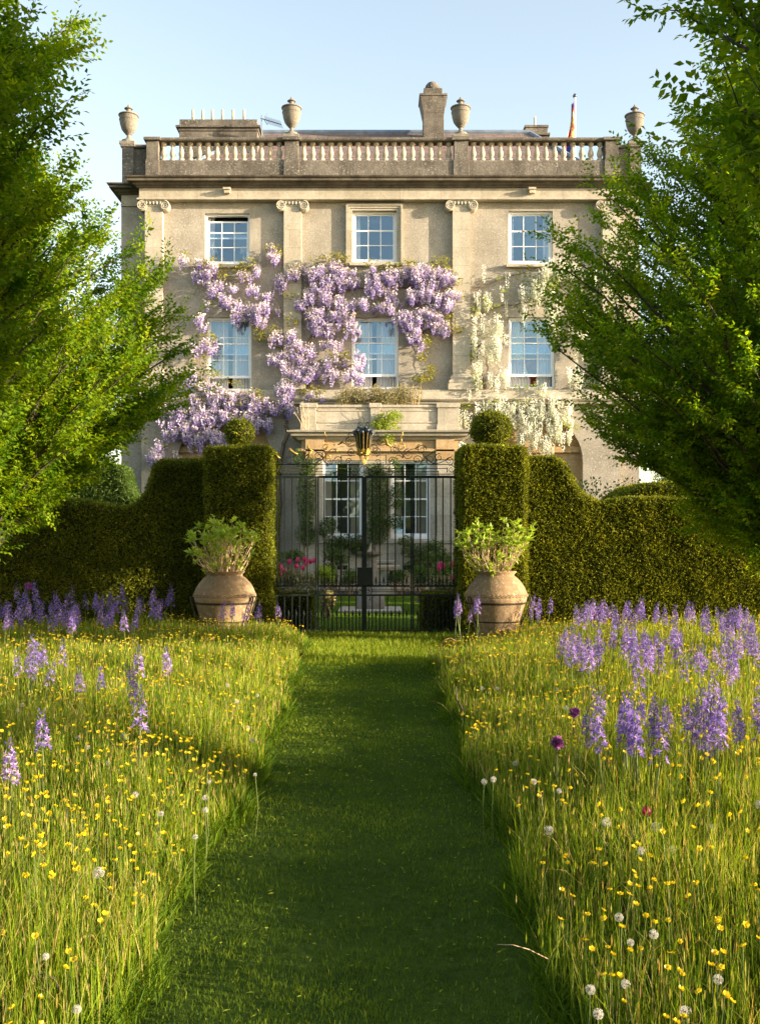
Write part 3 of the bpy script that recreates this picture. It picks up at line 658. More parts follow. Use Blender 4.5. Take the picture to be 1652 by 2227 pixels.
nb = NB(); yv = YW - .10
racemes(nb, E3(purple3), yv, 78, .32, .095, 50, .060, .42, 0.05, 1.0)
racemes(nb, E3(purple4, ox=1000), yv, 78, .32, .095, 50, .060, .42, 0.05, 1.0)
nb.build('blossom', M['wist_bloom'], wist)
nb = NB()
green3 = [(200,60,30,20),(360,90,60,22),(300,110,50,20),(560,110,60,36),(520,150,40,20),(420,170,40,50),(700,20,45,24),(740,50,20,30),(840,140,40,30),(1060,70,90,22),(1110,85,40,30),(980,95,60,20),(1270,110,40,26),(1390,125,40,18),(1490,110,35,20),(1630,110,40,20),(340,540,50,40),(1080,640,60,24),(1120,640,30,30),(930,840,80,30),(600,850,50,20),(370,740,50,26),(250,640,26,55),(1590,560,26,30),(1570,640,28,18),(1600,740,40,45),(1550,770,50,18),(1160,400,30,25),(720,500,40,30),(640,520,50,40),(800,290,40,20),(820,440,40,30),(420,880,60,20),(300,880,40,15),(500,800,40,20),(450,920,90,16),(250,955,60,18),(620,890,60,18),(500,985,50,14)]
leafpatch(nb, E3(green3), yv, 420, .12, .5, .2, 1)
leafpatch(nb, E3([(350,90,70,26),(160,110,50,25),(40,130,40,25),(400,150,30,20),(450,220,30,18),(400,250,30,14),(470,290,20,12),(440,480,50,26),(400,420,30,30),(240,650,28,18),(290,730,30,40),(230,770,60,18),(280,550,25,30)], ox=1000), yv, 420, .12, .5, .2, 1)
leafpatch(nb, E3(purple3), yv, 190, .10, .45, 0, 1)
leafpatch(nb, E3(purple4, ox=1000), yv, 190, .10, .45, 0, 1)
nb.build('foliage', M['wist_leaf'], wist)
def vine(mb, pts, r0, r1, y, jit=.05):
    w = [Vector(P(*z3(u, v), y)) for u, v in pts]; out = []
    for i in range(len(w) - 1):
        for k in range(6): q = w[i].lerp(w[i + 1], k / 6); out.append((q.x + jit * random.uniform(-1, 1), q.y + jit * random.uniform(-1, .6), q.z + jit * random.uniform(-1, 1)))
    out.append(tuple(w[-1])); n = len(out); mb.tube(out, [r0 + (r1 - r0) * i / (n - 1) for i in range(n)], 5)
mb = MB()
for pts, r0, r1 in (([(720,2000),(740,1250),(780,1080),(770,950),(820,820),(870,650),(930,480),(1000,330),(1100,250),(1400,230),(1640,240)], .07, .02), ([(790,900),(600,930),(400,940),(220,1000),(60,1160)], .05, .015), ([(870,650),(700,560),(560,420),(430,330),(300,180),(220,100)], .035, .01),
                    ([(820,820),(1000,760),(1150,690),(1220,680)], .025, .008), ([(940,460),(1150,420),(1400,400),(1600,430),(1560,540),(1600,700),(1560,770)], .025, .006), ([(400,940),(280,760),(290,600),(330,420)], .025, .008), ([(1000,330),(1000,200),(1060,90)], .02, .006), ([(560,420),(700,250),(720,60)], .02, .006), ([(430,930),(250,1080),(100,1100)], .02, .006), ([(1000,340),(1180,410)], .015, .006), ([(480,290),(600,340)], .015, .006)):
    vine(mb, pts, r0, r1, YW - .08)
mb.build('stem', M['vine'], wist)

white4 = [(550,330,28,36),(555,430,28,55),(550,560,26,90),(555,720,22,55),(570,790,26,36),(590,490,18,40),(650,480,45,55),(690,560,40,70),(660,600,36,52),(600,640,26,50),(650,770,26,28),(710,760,22,36),(670,830,26,36),(737,190,8,40),(595,180,8,26),(850,280,65,50),(940,260,70,70),(980,350,45,50),(840,380,12,40),(720,370,12,34),(1000,160,75,36),(1100,150,55,36),(1190,200,55,45),(620,320,20,30),(690,290,14,26),
 (520,860,10,45),(570,960,26,36),(500,1000,26,36),(620,930,36,36),(700,940,55,36),(800,940,75,36),(880,930,36,45),(930,960,22,45),(880,840,26,26),(940,850,18,36),(1000,930,36,36),(1060,960,45,36),(820,1050,45,45),(840,1110,45,45),(890,1060,36,36),(900,1140,55,36),(960,1160,36,45),(1000,1050,45,36),(990,1090,30,30),(460,1000,26,40),(470,1040,20,26),(1180,420,40,60),(1150,560,40,90),(1120,760,40,60),(800,1000,110,50),(950,1000,90,55),(700,1000,70,45),(1050,1080,70,65),(860,1090,70,50),(1000,440,30,60)]
ww = tag(empty('white_wisteria', (X(1140, YW), YW - .15, 0)), 'white flowered wisteria with long hanging trusses between pilaster and far window', 'wisteria')
nb = NB(); racemes(nb, E3(white4, ox=1000), yv, 42, .56, .066, 64, .058, .38, .35, 1); nb.build('blossom', M['white_bloom'], ww)
nb = NB(); leafpatch(nb, E3([(720,265,30,14),(640,350,50,18),(610,310,20,16),(550,380,28,30),(960,220,75,36),(900,320,50,14),(1040,120,60,18),(550,750,24,36),(560,800,40,18),(820,900,60,14),(640,900,50,14),(500,930,40,18),(850,815,100,12),(690,190,30,12),(990,240,40,40),(1010,1020,60,20),(1100,1040,50,20),(870,1030,40,14),(540,640,16,50),(690,410,16,12)], ox=1000), yv, 360, .11, .4, .3, 1); nb.build('foliage', M['lime_leaf'], ww)
mb = MB()
def vine4(pts, r0, r1): vine(mb, [(u + 1321.6, v) for u, v in pts], r0, r1, YW - .08, .04)
for pts, r0, r1 in (([(600,2000),(640,1200),(620,850),(560,650),(545,420),(560,250),(600,150)], .06, .012), ([(560,600),(640,480),(680,400),(720,380)], .02, .006), ([(550,420),(640,350),(800,330),(960,300),(1180,250)], .03, .01), ([(560,250),(700,180),(900,130),(1150,120)], .025, .008), ([(620,850),(750,820),(950,830),(1150,840)], .03, .01), ([(640,900),(800,900),(1000,940),(1150,1000)], .025, .01), ([(640,850),(690,700),(650,600)], .015, .006)): vine4(pts, r0, r1)
mb.build('stem', M['vine'], ww)

def E5(l): return E3(l, 2.5415, 650, 1050)
def climber(name, lab, ells, stems, y):
    t = tag(empty(name, (X(E5(ells)[0][0], y), y, 0)), lab, 'climber', 'climbers trained on the bay')
    nb = NB(); leafpatch(nb, E5(ells), y, 1400, .09, .32, 0, 1, .2); nb.build('foliage', M['climber'], t)
    mb = MB()
    for pts in stems:
        pts = [tuple(P((650 + u / 2.5415) / 1.2107, (1050 + v / 2.5415) / 1.2107, y - .06)) for u, v in pts]; mb.tube(pts, [.022 - .014 * i / max(1, len(pts) - 1) for i in range(len(pts))], 5)
    mb.build('stem', M['vine'], t)
climber('wall_climber', 'dark leafy climber on the bay wall between left pier and window', [(400,650,65,220),(430,450,50,60),(400,900,70,80),(540,860,60,70),(350,400,30,60),(600,970,80,50)], [[(370,1300),(390,900),(400,500),(430,420)], [(390,900),(520,860),(620,960)]], YB - .04)
climber('wall_climber', 'leafy climber covering the pier between the two tall bay windows', [(870,650,80,200),(850,480,60,50),(870,880,80,90),(1000,650,45,90),(980,460,40,60),(980,820,60,50),(700,950,100,50),(760,1000,70,50)], [[(850,1300),(860,900),(870,520),(860,430)], [(860,800),(980,700),(1020,600)], [(860,1000),(740,960),(640,980)]], YB - .04)
climber('wall_climber', 'low leafy climber on the bay plinth below the right window', [(1150,1020,120,50),(1060,950,50,40),(1250,980,60,40),(1300,1060,60,60),(1150,1120,100,50)], [[(1120,1300),(1140,1050),(1250,980)]], YB - .16)

def leafball(nb, c, r, n, size, tlo=0, thi=1, mi=0, shell=.5, wf=.3):
    d = unit_rand(n); q = rng.random(n) ** shell
    pos = np.array(c) + d * np.array(r) * q[:, None]
    dd = norm(d + .9 * rng.normal(size=(n, 3)) + np.array([0, 0, .3]))
    V, f = leaves(pos, dd, unit_rand(n), size * (.6 + .8 * rng.random(n)), size * wf, .2)
    nb.add(V, f, mi, np.repeat(np.clip(tlo + (thi - tlo) * rng.random(n), 0, 1), 4))
# plants on the bay roof
def roofshrub(lab, px, w, h, mat, y=34.0, n=1500, name='roof_shrub'):
    cx = X(px, y); t = tag(empty(name, (cx, y, 6.1)), lab, 'shrub', 'shrubs growing behind the bay parapet')
    nb = NB()
    for k in range(7): leafball(nb, (cx + w * random.uniform(-.7, .7), y + random.uniform(-.35, .25), 6.1 + h * random.uniform(.3, .75)), (w * .45, .4, h * .42), n // 7, .09, 0, 1, wf=.16)
    nb.build('foliage', mat, t)
    mb = MB()
    for k in range(14): a = random.uniform(-1, 1); mb.tube([(cx + a * w * .5, y, 5.45), (cx + a * w * .8, y + random.uniform(-.3, .2), 6.1 + h * random.uniform(.7, 1.15))], [.014, .005], 4)
    mb.build('stem', M['dry'], t)
roofshrub('bronze green twiggy shrub at the near end of the bay parapet', 760, .62, .68, M['grey_leaf'])
roofshrub('greener twiggy shrub in the middle of the bay parapet', 822, .55, .72, M['grey_leaf'])
roofshrub('straw coloured twiggy shrub at the far end of the bay parapet', 885, .62, .78, M['grey_leaf'])
t = tag(empty('parapet_plant', (X(838, YB), YB, 5.3)), 'bright lime green self sown plant spilling from the bay cornice', 'plant')
nb = NB()
for u, v, a, b in E5([(940,140,85,50),(990,120,50,40),(890,170,50,36),(960,200,60,40),(940,250,45,45),(900,210,45,30),(950,290,20,22),(850,170,26,12)]): leafball(nb, P(u, v, YB - .2), (a * YB / F, .22, b * YB / F), int(5 + 900 * a * b * (YB / F) ** 2 * 3.14), .08)
nb.build('foliage', M['lime_leaf'], t)
mb = MB()
for k in range(12): a = X(838, YB); mb.tube([(a, YB - .1, 5.32), (a + random.uniform(-.35, .5), YB - .25, 5.5 + random.uniform(-.5, .7))], [.012, .004], 4)
mb.build('stem', M['vine'], t)
t = tag(empty('parapet_plant', (X(663, YB), YB - .2, 5.33)), 'dry stalks with pale seed heads on the corner of the bay cornice', 'plant')
mb = MB(); nb = NB()
for k in range(9):
    a, b = random.uniform(-.10, .12), random.uniform(-.28, .30); h = random.uniform(.45, .85); tip = (X(664, YB) + a + b, YB - .2 + random.uniform(-.1, .1), 5.33 + h)
    mb.tube([(X(664, YB) + a, YB - .2, 5.30), (X(664, YB) + a + b * .4, YB - .2, 5.33 + h * .5), tip], [.012, .009, .006], 4); leafball(nb, tip, (.03, .03, .04), 12, .03, 0, 1)
mb.build('stem', M['twig'], t); nb.build('seed_head', M['clock'], t)
# ================================================================ GATE
YG = 18.3
gate = tag(empty('wrought_iron_gate', (-0.28, YG, 0)), 'tall black wrought iron garden gate with gilded leaves and plumed crown between hedge piers', 'gate')
def G(u, v, k=2.5415, ox=650, oy=1050, y=YG): return P((ox + u / k) / 1.2107, (oy + v / k) / 1.2107, y)
def G6(u, v, y=YG): return G(u, v, 1652 / 520, 700, 1080, y)
def G7(u, v, y=YG): return G(u, v, 1652 / 520, 700, 1500, y)
zb = 0.06; ztop = G(0, 523)[2]; zr1 = G(0, 1253)[2]; zr2 = G(0, 1314)[2]
def bar(mb, u, z0, z1, r=.011): x = G(u, 0)[0]; mb.box(x - r, x + r, YG - r, YG + r, z0, z1)
def rail(mb, u0, u1, z, h=.016, d=.014): mb.box(G(u0, 0)[0], G(u1, 0)[0], YG - d, YG + d, z - h, z + h)
def spear(mb, x, z0, z1, r=.009):
    mb.box(x - r, x + r, YG - r, YG + r, z0, z1 - .1); mb.lathe([(r, 0), (.022, .03), (.004, .11)], (x, YG, z1 - .11), 6)
def scroll(mb, cx, cz, r0, turns, a0, s=1, r=.009, n=26, y=YG):
    pts = [(cx + s * r0 * (1 - .85 * t) * math.cos(a0 + turns * 2 * math.pi * t), y, cz + r0 * (1 - .85 * t) * math.sin(a0 + turns * 2 * math.pi * t)) for t in np.linspace(0, 1, n)]
    mb.tube(pts, [r * (1 - .35 * t) for t in np.linspace(0, 1, n)], 5)
def section(name, u0, u1, bars, closed=True, lower=True):
    mb = MB()
    for u in bars: bar(mb, u, zr1, ztop)
    rail(mb, u0, u1, ztop, .022, .02); rail(mb, u0, u1, zr1); rail(mb, u0, u1, zr2); rail(mb, u0, u1, zb, .02)
    rail(mb, u0, u1, (zr1 + zr2) / 2 + .012, .006); rail(mb, u0 + 30, u1 - 30, (zr1 + zr2) / 2 - .02, .006)
    for u in bars: bar(mb, u, zb, zr2)
    allu = sorted([u0, *bars, u1])
    for a, b in zip(allu[:-1], allu[1:]):
        m = (a + b) / 2; x = G(m, 0)[0]; w = (G(b, 0)[0] - G(a, 0)[0]) / 2
        spear(mb, x, zb, G(0, 1412)[2]); spear(mb, x, zr1, G(0, 1190)[2])
        zz = G(0, 1450)[2]
        for s in (-1, 1):
            mb.tube([(x + s * w * 1.0, YG, zz + .035), (x + s * w * .85, YG, zz + .005), (x + s * w * .5, YG, zz - .015), (x + s * w * .15, YG, zz + .005), (x, YG, zz + .04)], .006, 4)
            scroll(mb, x + s * w * .5, zr1 + .05, .035, 1.1, -1.57, s, .006, 12)
    for c in (u0 + 18, u1 - 18):
        x = G(c, 0)[0]; zc = (zr1 + zr2) / 2
        mb.tube([(x + .075 * math.cos(t), YG, zc + .085 * math.sin(t)) for t in np.linspace(0, 2 * math.pi, 19)], .009, 5); scroll(mb, x, zc + .03, .035, 1, -1.57, 1, .006, 12); scroll(mb, x, zc - .03, .035, 1, 1.57, -1, .006, 12)
    return mb.build(name, M['iron'], gate)
section('side_panel', 172, 452, [203, 252, 303, 353, 405]); section('side_panel', 1120, 1398, [1160, 1212, 1262, 1310, 1362])
l1 = section('gate_leaf', 482, 776, [517, 572, 630, 683, 730]); l2 = section('gate_leaf', 792, 1090, [838, 888, 940, 992, 1045])
for lf, u in ((l1, 776), (l2, 792)):
    mb = MB(); x = G(u, 0)[0]; mb.box(x - .023, x + .023, YG - .03, YG + .03, zb, ztop + (.0 if u == 776 else .002)); mb.build('meeting_stile', M['iron'], lf)
mb = MB()
for u in (461, 476, 1099, 1112): mb = MB(); x = G(u, 0)[0]; mb.box(x - .014, x + .014, YG - .022, YG + .022, 0, ztop + .012); mb.build('gate_post', M['iron'], gate)
for u in (166, 1404): mb = MB(); x = G(u, 0)[0]; mb.box(x - .015, x + .015, YG - .015, YG + .015, 0, ztop + .3); mb.build('gate_post', M['iron'], gate)
mb = MB(); a, b = G(738, 1248), G(842, 1128); mb.box(a[0], b[0], YG - .06, YG - .028, a[2], b[2]); mb.tube([G7(868, 225, YG - .07), G7(872, 240, YG - .1), G7(866, 255, YG - .07)], .01, 5)
mb.build('lock_plate', M['iron'], gate, bevel=.004)
# overthrow: rails, frets and scrolls above the top rail
ov = MB(); mo = MB()
for v, a, b in ((455, 100, 1560), (487, 120, 690), (515, 120, 780), (535, 90, 800), (487, 960, 1515), (515, 880, 1440), (535, 960, 1560)):
    (mo if b < 800 else ov).box(G6(a, 0)[0], G6(b, 0)[0], YG - .009, YG + .009, G6(0, v + 3)[2], G6(0, v - 3)[2])
mo.box(G6(50, 0)[0], G6(640, 0)[0], YG - .012, YG + .012, G6(0, 566)[2], G6(0, 558)[2] )
for u, v0, v1 in ((412, 450, 552), (120, 487, 535), (160, 487, 515), (1515, 480, 520), (1440, 505, 555), (960, 487, 515), (980, 460, 487), (660, 487, 515), (630, 380, 455), (1005, 375, 455), (700, 460, 487)):
    ov.box(G6(u, 0)[0] - .008, G6(u, 0)[0] + .008, YG - .008, YG + .008, G6(0, v1)[2], G6(0, v0)[2])
ov.box(G6(630, 0)[0], G6(745, 0)[0], YG - .007, YG + .007, G6(0, 381)[2], G6(0, 376)[2]); ov.box(G6(885, 0)[0], G6(1005, 0)[0], YG - .007, YG + .007, G6(0, 379)[2], G6(0, 374)[2])
def gs(u, v, rp, turns, a0, s=1, r=.008): p = G6(u, v); scroll(ov, p[0], p[2], rp * (G6(1, 0)[0] - G6(0, 0)[0]), turns, a0, s, r)
for u, v, rp, tu, a0, s in ((110, 435, 26, 1.5, 1.57, 1), (190, 415, 34, 1.6, -1.2, 1), (265, 405, 34, 1.6, 1.57, 1), (330, 350, 34, 1.4, -1.57, 1), (360, 420, 44, 1.7, 2.4, 1), (440, 385, 42, 1.7, -1.0, 1), (440, 430, 30, 1.5, .5, -1), (525, 425, 38, 1.6, 2.8, -1), (600, 420, 36, 1.5, 0, 1), (695, 262, 34, 1.5, 1.57, 1), (715, 350, 34, 1.5, -1.57, -1), (716, 205, 28, 1.4, -.6, -1), (915, 205, 26, 1.4, -.6, 1), (945, 260, 34, 1.5, 1.57, -1), (920, 345, 42, 1.6, -1.57, 1), (905, 320, 40, 1.3, 0, -1), (1080, 330, 40, 1.6, 2.4, 1), (1055, 425, 36, 1.5, .5, 1), (1190, 370, 48, 1.7, 1.57, 1), (1265, 415, 44, 1.6, -1.2, 1), (1300, 330, 42, 1.6, 0, 1), (1375, 415, 48, 1.7, 2.4, -1), (1445, 395, 34, 1.5, 1.2, 1), (1530, 425, 38, 1.6, -1.57, 1), (815, 505, 50, 1.0, 0, 1), (890, 520, 34, 1.5, 1.57, 1), (920, 490, 30, 1.5, -1.57, 1), (735, 520, 34, 1.5, 1.57, -1), (1550, 495, 32, 1.5, 1.57, -1), (80, 505, 32, 1.5, 1.57, 1), (790, 118, 22, 1.4, -1.2, -1), (845, 118, 22, 1.4, -1.2, 1), (690, 425, 26, 1.4, 0, 1), (940, 435, 26, 1.4, 0, -1)):
    gs(u, v, rp, tu, a0, s)
def stalk(pts, r=.009, mb=None):
    w = [Vector(G6(u, v)) for u, v in pts]; out = []
    for i in range(len(w) - 1):
        p0 = w[max(0, i - 1)]; p3 = w[min(len(w) - 1, i + 2)]
        for k in range(5):
            t = k / 5; out.append(tuple(.5 * ((2 * w[i]) + (w[i + 1] - p0) * t + (2 * p0 - 5 * w[i] + 4 * w[i + 1] - p3) * t * t + (3 * w[i] - p0 - 3 * w[i + 1] + p3) * t ** 3)))
    out.append(tuple(w[-1])); (mb or ov).tube(out, [r * (1 - .4 * i / len(out)) for i in range(len(out))], 5)
for pts in ([(480, 405), (440, 360), (400, 340), (360, 360), (320, 400), (300, 440)], [(300, 440), (230, 450), (170, 440), (120, 400), (70, 370)], [(480, 405), (510, 360), (550, 325), (600, 330)], [(480, 405), (470, 370), (500, 320), (520, 300)], [(480, 405), (500, 440), (560, 450)], [(600, 290), (640, 270), (690, 300), (740, 290)], [(1145, 400), (1135, 360), (1080, 315), (1010, 290), (940, 300)], [(1145, 400), (1165, 360), (1220, 325), (1280, 330)], [(1145, 400), (1120, 380), (1090, 378)], [(1330, 395), (1300, 430), (1240, 430)], [(1330, 395), (1400, 445), (1480, 430), (1560, 380)], [(1330, 395), (1300, 350)], [(1330, 395), (1400, 350), (1430, 340)], [(480, 405), (400, 445), (340, 440)], [(270, 360), (310, 400)], [(815, 190), (815, 130), (820, 80), (808, 64)], [(815, 160), (775, 190), (730, 220)], [(815, 160), (850, 190), (900, 225)], [(815, 140), (795, 165), (770, 185)]): stalk(pts)
ov.build('overthrow', M['iron'], gate, smooth=True); mo.build('fret_rail', M['moss_iron'], gate)
def gleaf(pts, w):
    gl = MB()
    c = [Vector(G6(u, v, YG - .02)) for u, v in pts]; n = len(c); vs, fs = [], []
    for i, p in enumerate(c):
        t = (c[min(n - 1, i + 1)] - c[max(0, i - 1)]).normalized(); s = Vector((t.z, 0, -t.x)); ww = .8 * w * math.sin(math.pi * (i + .35) / (n + .2)) ** .8 * .5
        vs += [tuple(p + s * ww), tuple(p + Vector((0, -.018, 0))), tuple(p - s * ww), tuple(p + Vector((0, .012, 0)))]
    for i in range(n - 1):
        for k in range(4): fs.append((4 * i + k, 4 * i + (k + 1) % 4, 4 * i + 4 + (k + 1) % 4, 4 * i + 4 + k))
    fs += [(0, 1, 2, 3), (4 * n - 4, 4 * n - 3, 4 * n - 2, 4 * n - 1)]; gl.add(vs, fs); gl.build('gilded_leaf', M['gilt'], gate, smooth=True)
for pts, w in (([(268, 368), (235, 358), (208, 340), (198, 318)], .075), ([(400, 345), (370, 330), (352, 310), (350, 290)], .06), ([(385, 345), (365, 360), (358, 395)], .065), ([(545, 385), (520, 372), (505, 385), (495, 410)], .055), ([(560, 325), (585, 325), (600, 355)], .05), ([(605, 290), (628, 270), (638, 238)], .055), ([(120, 402), (95, 388), (75, 360)], .065), ([(1050, 305), (1015, 285), (1000, 240)], .08), ([(1085, 310), (1078, 285), (1082, 262)], .035), ([(1240, 325), (1265, 310), (1280, 285)], .05), ([(1370, 352), (1400, 348), (1430, 330)], .05), ([(570, 300), (572, 285), (570, 268)], .03)): gleaf(pts, w)
for pts in ([(520, 300), (505, 325), (485, 320), (480, 300), (500, 285), (520, 300), (515, 270), (498, 250), (508, 225), (495, 205), (490, 180)], [(1112, 315), (1125, 326), (1150, 315), (1158, 295), (1140, 280), (1115, 290), (1112, 310), (1120, 280), (1135, 255), (1128, 230), (1142, 205), (1140, 180)]): gl = MB(); stalk(pts, .013, gl); gl.build('gilded_tendril', M['gilt'], gate, smooth=True)
# crown of dark plumes in a gilt coronet
cr = MB(); cx, cz = G6(817, 0)[0], G6(0, 378)[2]; k6 = G6(1, 0)[0] - G6(0, 0)[0]
rb, rt, hb = 50 * k6, 60 * k6, 34 * k6
v, f, n = [], [], 28
for lev, (r, z) in enumerate(((rb, 0), (rt, hb))):
    for i in range(n): a = 2 * math.pi * i / n; v.append((cx + r * math.cos(a), YG + r * math.sin(a), cz + z + (lev and 26 * k6 * abs(math.cos(a * 4)) ** 2)))
for i in range(n): f.append((i, (i + 1) % n, n + (i + 1) % n, n + i))
cr.add(v, f)
for i in range(8): a = 2 * math.pi * (i + .5) / 8; cr.lathe([(0, -.022), (.018, -.012), (.022, 0), (.018, .012), (0, .022)], (cx + (rb + 6 * k6) * math.cos(a), YG + (rb + 6 * k6) * math.sin(a), cz + hb * .45), 8)
for i in range(6): a = 2 * math.pi * (i + .25) / 6; cr.tube([(cx + rb * .85 * math.cos(a), YG + rb * .85 * math.sin(a), cz + .01), (cx + .012 * math.cos(a), YG + .012 * math.sin(a), G6(0, 460)[2])], [.010, .007], 5)
for i in range(7): a = math.pi * (1 + i / 6); cr.tube([(cx + rt * .8 * math.cos(a), YG + rt * .8 * math.sin(a) - .03, cz + .05), (cx + rt * 1.15 * math.cos(a), YG + rt * 1.15 * math.sin(a) - .03, cz + .42)], .008, 5)
cr.build('coronet', M['gilt'], gate, fix=False)
pl = MB()
for i in range(11):
    a = 2 * math.pi * i / 11; c_, s_ = math.cos(a), math.sin(a)
    p = [(cx + rt * q * c_, YG + rt * q * s_, cz + h_ + .03 * (i % 2)) for q, h_ in ((.75, .06), (.92, .22), (1.10, .36), (1.28, .43), (1.40, .42), (1.40, .37))]
    pl.tube(p, [.018, .024, .030, .040, .036, .012], 7)
for i in range(5): a = 2 * math.pi * i / 5; pl.tube([(cx + .05 * math.cos(a), YG + .05 * math.sin(a), cz + .1), (cx + .09 * math.cos(a), YG + .09 * math.sin(a), cz + .5), (cx + .14 * math.cos(a), YG + .14 * math.sin(a), cz + .5)], [.03, .05, .02], 7)
pl.build('plume', M['plume'], gate, smooth=True)

# ================================================================ HEDGES
def hills(x, y, z, s): return np.sin(x * s + 1.3 * np.sin(y * s * .7 + z * s * .9)) * np.cos(z * s * 1.1 + .7 * np.sin(x * s * .8))
def sprigs(nb, pos, nr, size, mi, tbase=0.0, jit=.05):
    n = len(pos); pos = pos + nr * rng.normal(size=(n, 1)) * jit * .5
    cl = .5 + .09 * hills(pos[:, 0], pos[:, 1], pos[:, 2], 1.6) + .12 * hills(pos[:, 0] + 3, pos[:, 1], pos[:, 2] + 1, 6.5)
    for k in range(3):
        d = norm(nr * .95 + .70 * rng.normal(size=(n, 3)) + np.array([0, 0, .25]))
        V, f = leaves(pos, d, unit_rand(n), size * (.6 + .9 * rng.random(n)), size * .2, .1)
        nb.add(V, f, mi, np.repeat(np.clip(tbase + .75 * cl + .22 * rng.normal(size=n), 0, 1), 4))
def sample_quads(V, Q, dens):
    a, b, c, d = (V[Q[:, i]] for i in range(4))
    ar = .5 * (np.linalg.norm(np.cross(b - a, c - a), axis=1) + np.linalg.norm(np.cross(c - a, d - a), axis=1))
    n = rng.poisson(ar * dens); idx = np.repeat(np.arange(len(Q)), n); u, v = rng.random(len(idx))[:, None], rng.random(len(idx))[:, None]
    p = (a[idx] * (1 - u) + b[idx] * u) * (1 - v) + (d[idx] * (1 - u) + c[idx] * u) * v
    nr = norm(np.cross(b[idx] - a[idx], d[idx] - a[idx])); return p, nr
def rough(V, amp):
    n = np.stack([hills(V[:, 0] + 5, V[:, 1], V[:, 2], 3.1), hills(V[:, 1], V[:, 2], V[:, 0], 3.7), hills(V[:, 2] + 2, V[:, 0], V[:, 1], 2.9)], 1)
    n += .6 * np.stack([hills(V[:, 0], V[:, 1] + 3, V[:, 2], 8.1), hills(V[:, 1] + 1, V[:, 2], V[:, 0], 7.7), hills(V[:, 2] + 2, V[:, 0] + 4, V[:, 1], 8.9)], 1)
    return V + amp * n
def hedge(name, xs, tops, y0, y1, dens, parent=None, thing=None, back=False, size=.055, ends=(True, True), rnd=.035, mat='yew', base=0.0):
    """clipped hedge: solid inside with sprigs over its front, top and ends"""
    nz = 14; V, Q = [], []
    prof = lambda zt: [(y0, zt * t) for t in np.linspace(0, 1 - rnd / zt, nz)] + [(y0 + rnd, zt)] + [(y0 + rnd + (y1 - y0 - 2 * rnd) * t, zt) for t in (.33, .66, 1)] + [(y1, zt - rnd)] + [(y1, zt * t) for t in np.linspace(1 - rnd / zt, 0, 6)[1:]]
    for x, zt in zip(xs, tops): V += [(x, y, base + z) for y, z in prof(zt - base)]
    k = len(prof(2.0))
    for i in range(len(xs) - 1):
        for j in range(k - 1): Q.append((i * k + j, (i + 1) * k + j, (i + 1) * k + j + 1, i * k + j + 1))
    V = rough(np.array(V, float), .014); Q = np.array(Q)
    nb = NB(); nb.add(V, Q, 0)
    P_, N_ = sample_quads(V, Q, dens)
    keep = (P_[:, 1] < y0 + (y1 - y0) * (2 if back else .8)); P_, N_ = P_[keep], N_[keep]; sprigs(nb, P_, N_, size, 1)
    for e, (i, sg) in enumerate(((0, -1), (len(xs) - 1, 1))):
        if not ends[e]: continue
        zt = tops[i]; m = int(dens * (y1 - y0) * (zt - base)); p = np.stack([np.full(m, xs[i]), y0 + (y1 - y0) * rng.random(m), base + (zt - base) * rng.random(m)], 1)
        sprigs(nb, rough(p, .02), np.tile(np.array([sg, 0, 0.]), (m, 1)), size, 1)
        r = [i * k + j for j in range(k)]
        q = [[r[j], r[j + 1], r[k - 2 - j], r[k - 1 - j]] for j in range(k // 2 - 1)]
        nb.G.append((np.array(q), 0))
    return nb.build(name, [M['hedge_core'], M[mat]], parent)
Y0, Y1 = 17.6, 19.1
pl_ = tag(empty('topiary_pier', (-2.5, 18.3, 0)), 'square clipped yew pier with small rough ball beside the dark hedge', 'topiary')
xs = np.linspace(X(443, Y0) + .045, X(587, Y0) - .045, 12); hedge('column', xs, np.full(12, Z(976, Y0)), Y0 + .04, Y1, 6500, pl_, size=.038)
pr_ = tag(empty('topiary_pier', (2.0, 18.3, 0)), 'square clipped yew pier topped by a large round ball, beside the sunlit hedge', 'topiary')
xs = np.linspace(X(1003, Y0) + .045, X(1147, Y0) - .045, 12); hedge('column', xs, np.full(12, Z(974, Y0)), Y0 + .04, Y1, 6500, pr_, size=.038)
def yball(parent, px, py, rx, rz, y, stub=None):
    c = np.array(P(px, py, y)); nb = NB(); V, Q = [], []; n, m = 20, 12
    for j in range(m + 1):
        for i in range(n): a, b = 2 * np.pi * i / n, np.pi * (j / m - .5); V.append((c[0] + rx * .95 * np.cos(b) * np.cos(a), c[1] + rx * .95 * np.cos(b) * np.sin(a), c[2] + rz * .95 * np.sin(b)))
    for j in range(m):
        for i in range(n): Q.append((j * n + i, j * n + (i + 1) % n, (j + 1) * n + (i + 1) % n, (j + 1) * n + i))
    V = rough(np.array(V), .02); nb.add(V, np.array(Q), 0); p, nr = sample_quads(V, np.array(Q), 3400); sprigs(nb, p, nr, .045, 1, jit=.07)
    if stub: leafball(nb, (c[0] + stub[0], c[1], c[2] - rz * .9), (.14, .14, .10), 260, .05, .2, 1, 1)
    nb.build('ball', [M['hedge_core'], M['yew']], parent)
yball(pl_, 519, 941, 27 * 18.3 / F, 26 * 18.3 / F, 18.3, (0.0, 0)); yball(pr_, 1066, 935, 42 * 18.3 / F, 34 * 18.3 / F, 18.3)
def curve_top(pts, xs): return np.interp(xs, [p[0] for p in pts], [p[1] for p in pts])
yh_ = 17.9
lt = [(X(u, yh_), Z(v, yh_)) for u, v in ((-420, 1060), (-150, 1070), (-40, 1118), (60, 1118), (140, 1120), (205, 1128), (225, 1102), (245, 1106), (262, 1108), (285, 1104), (303, 1094), (318, 1075), (327, 1050), (333, 1025), (341, 1007), (352, 1004), (443, 1004))]
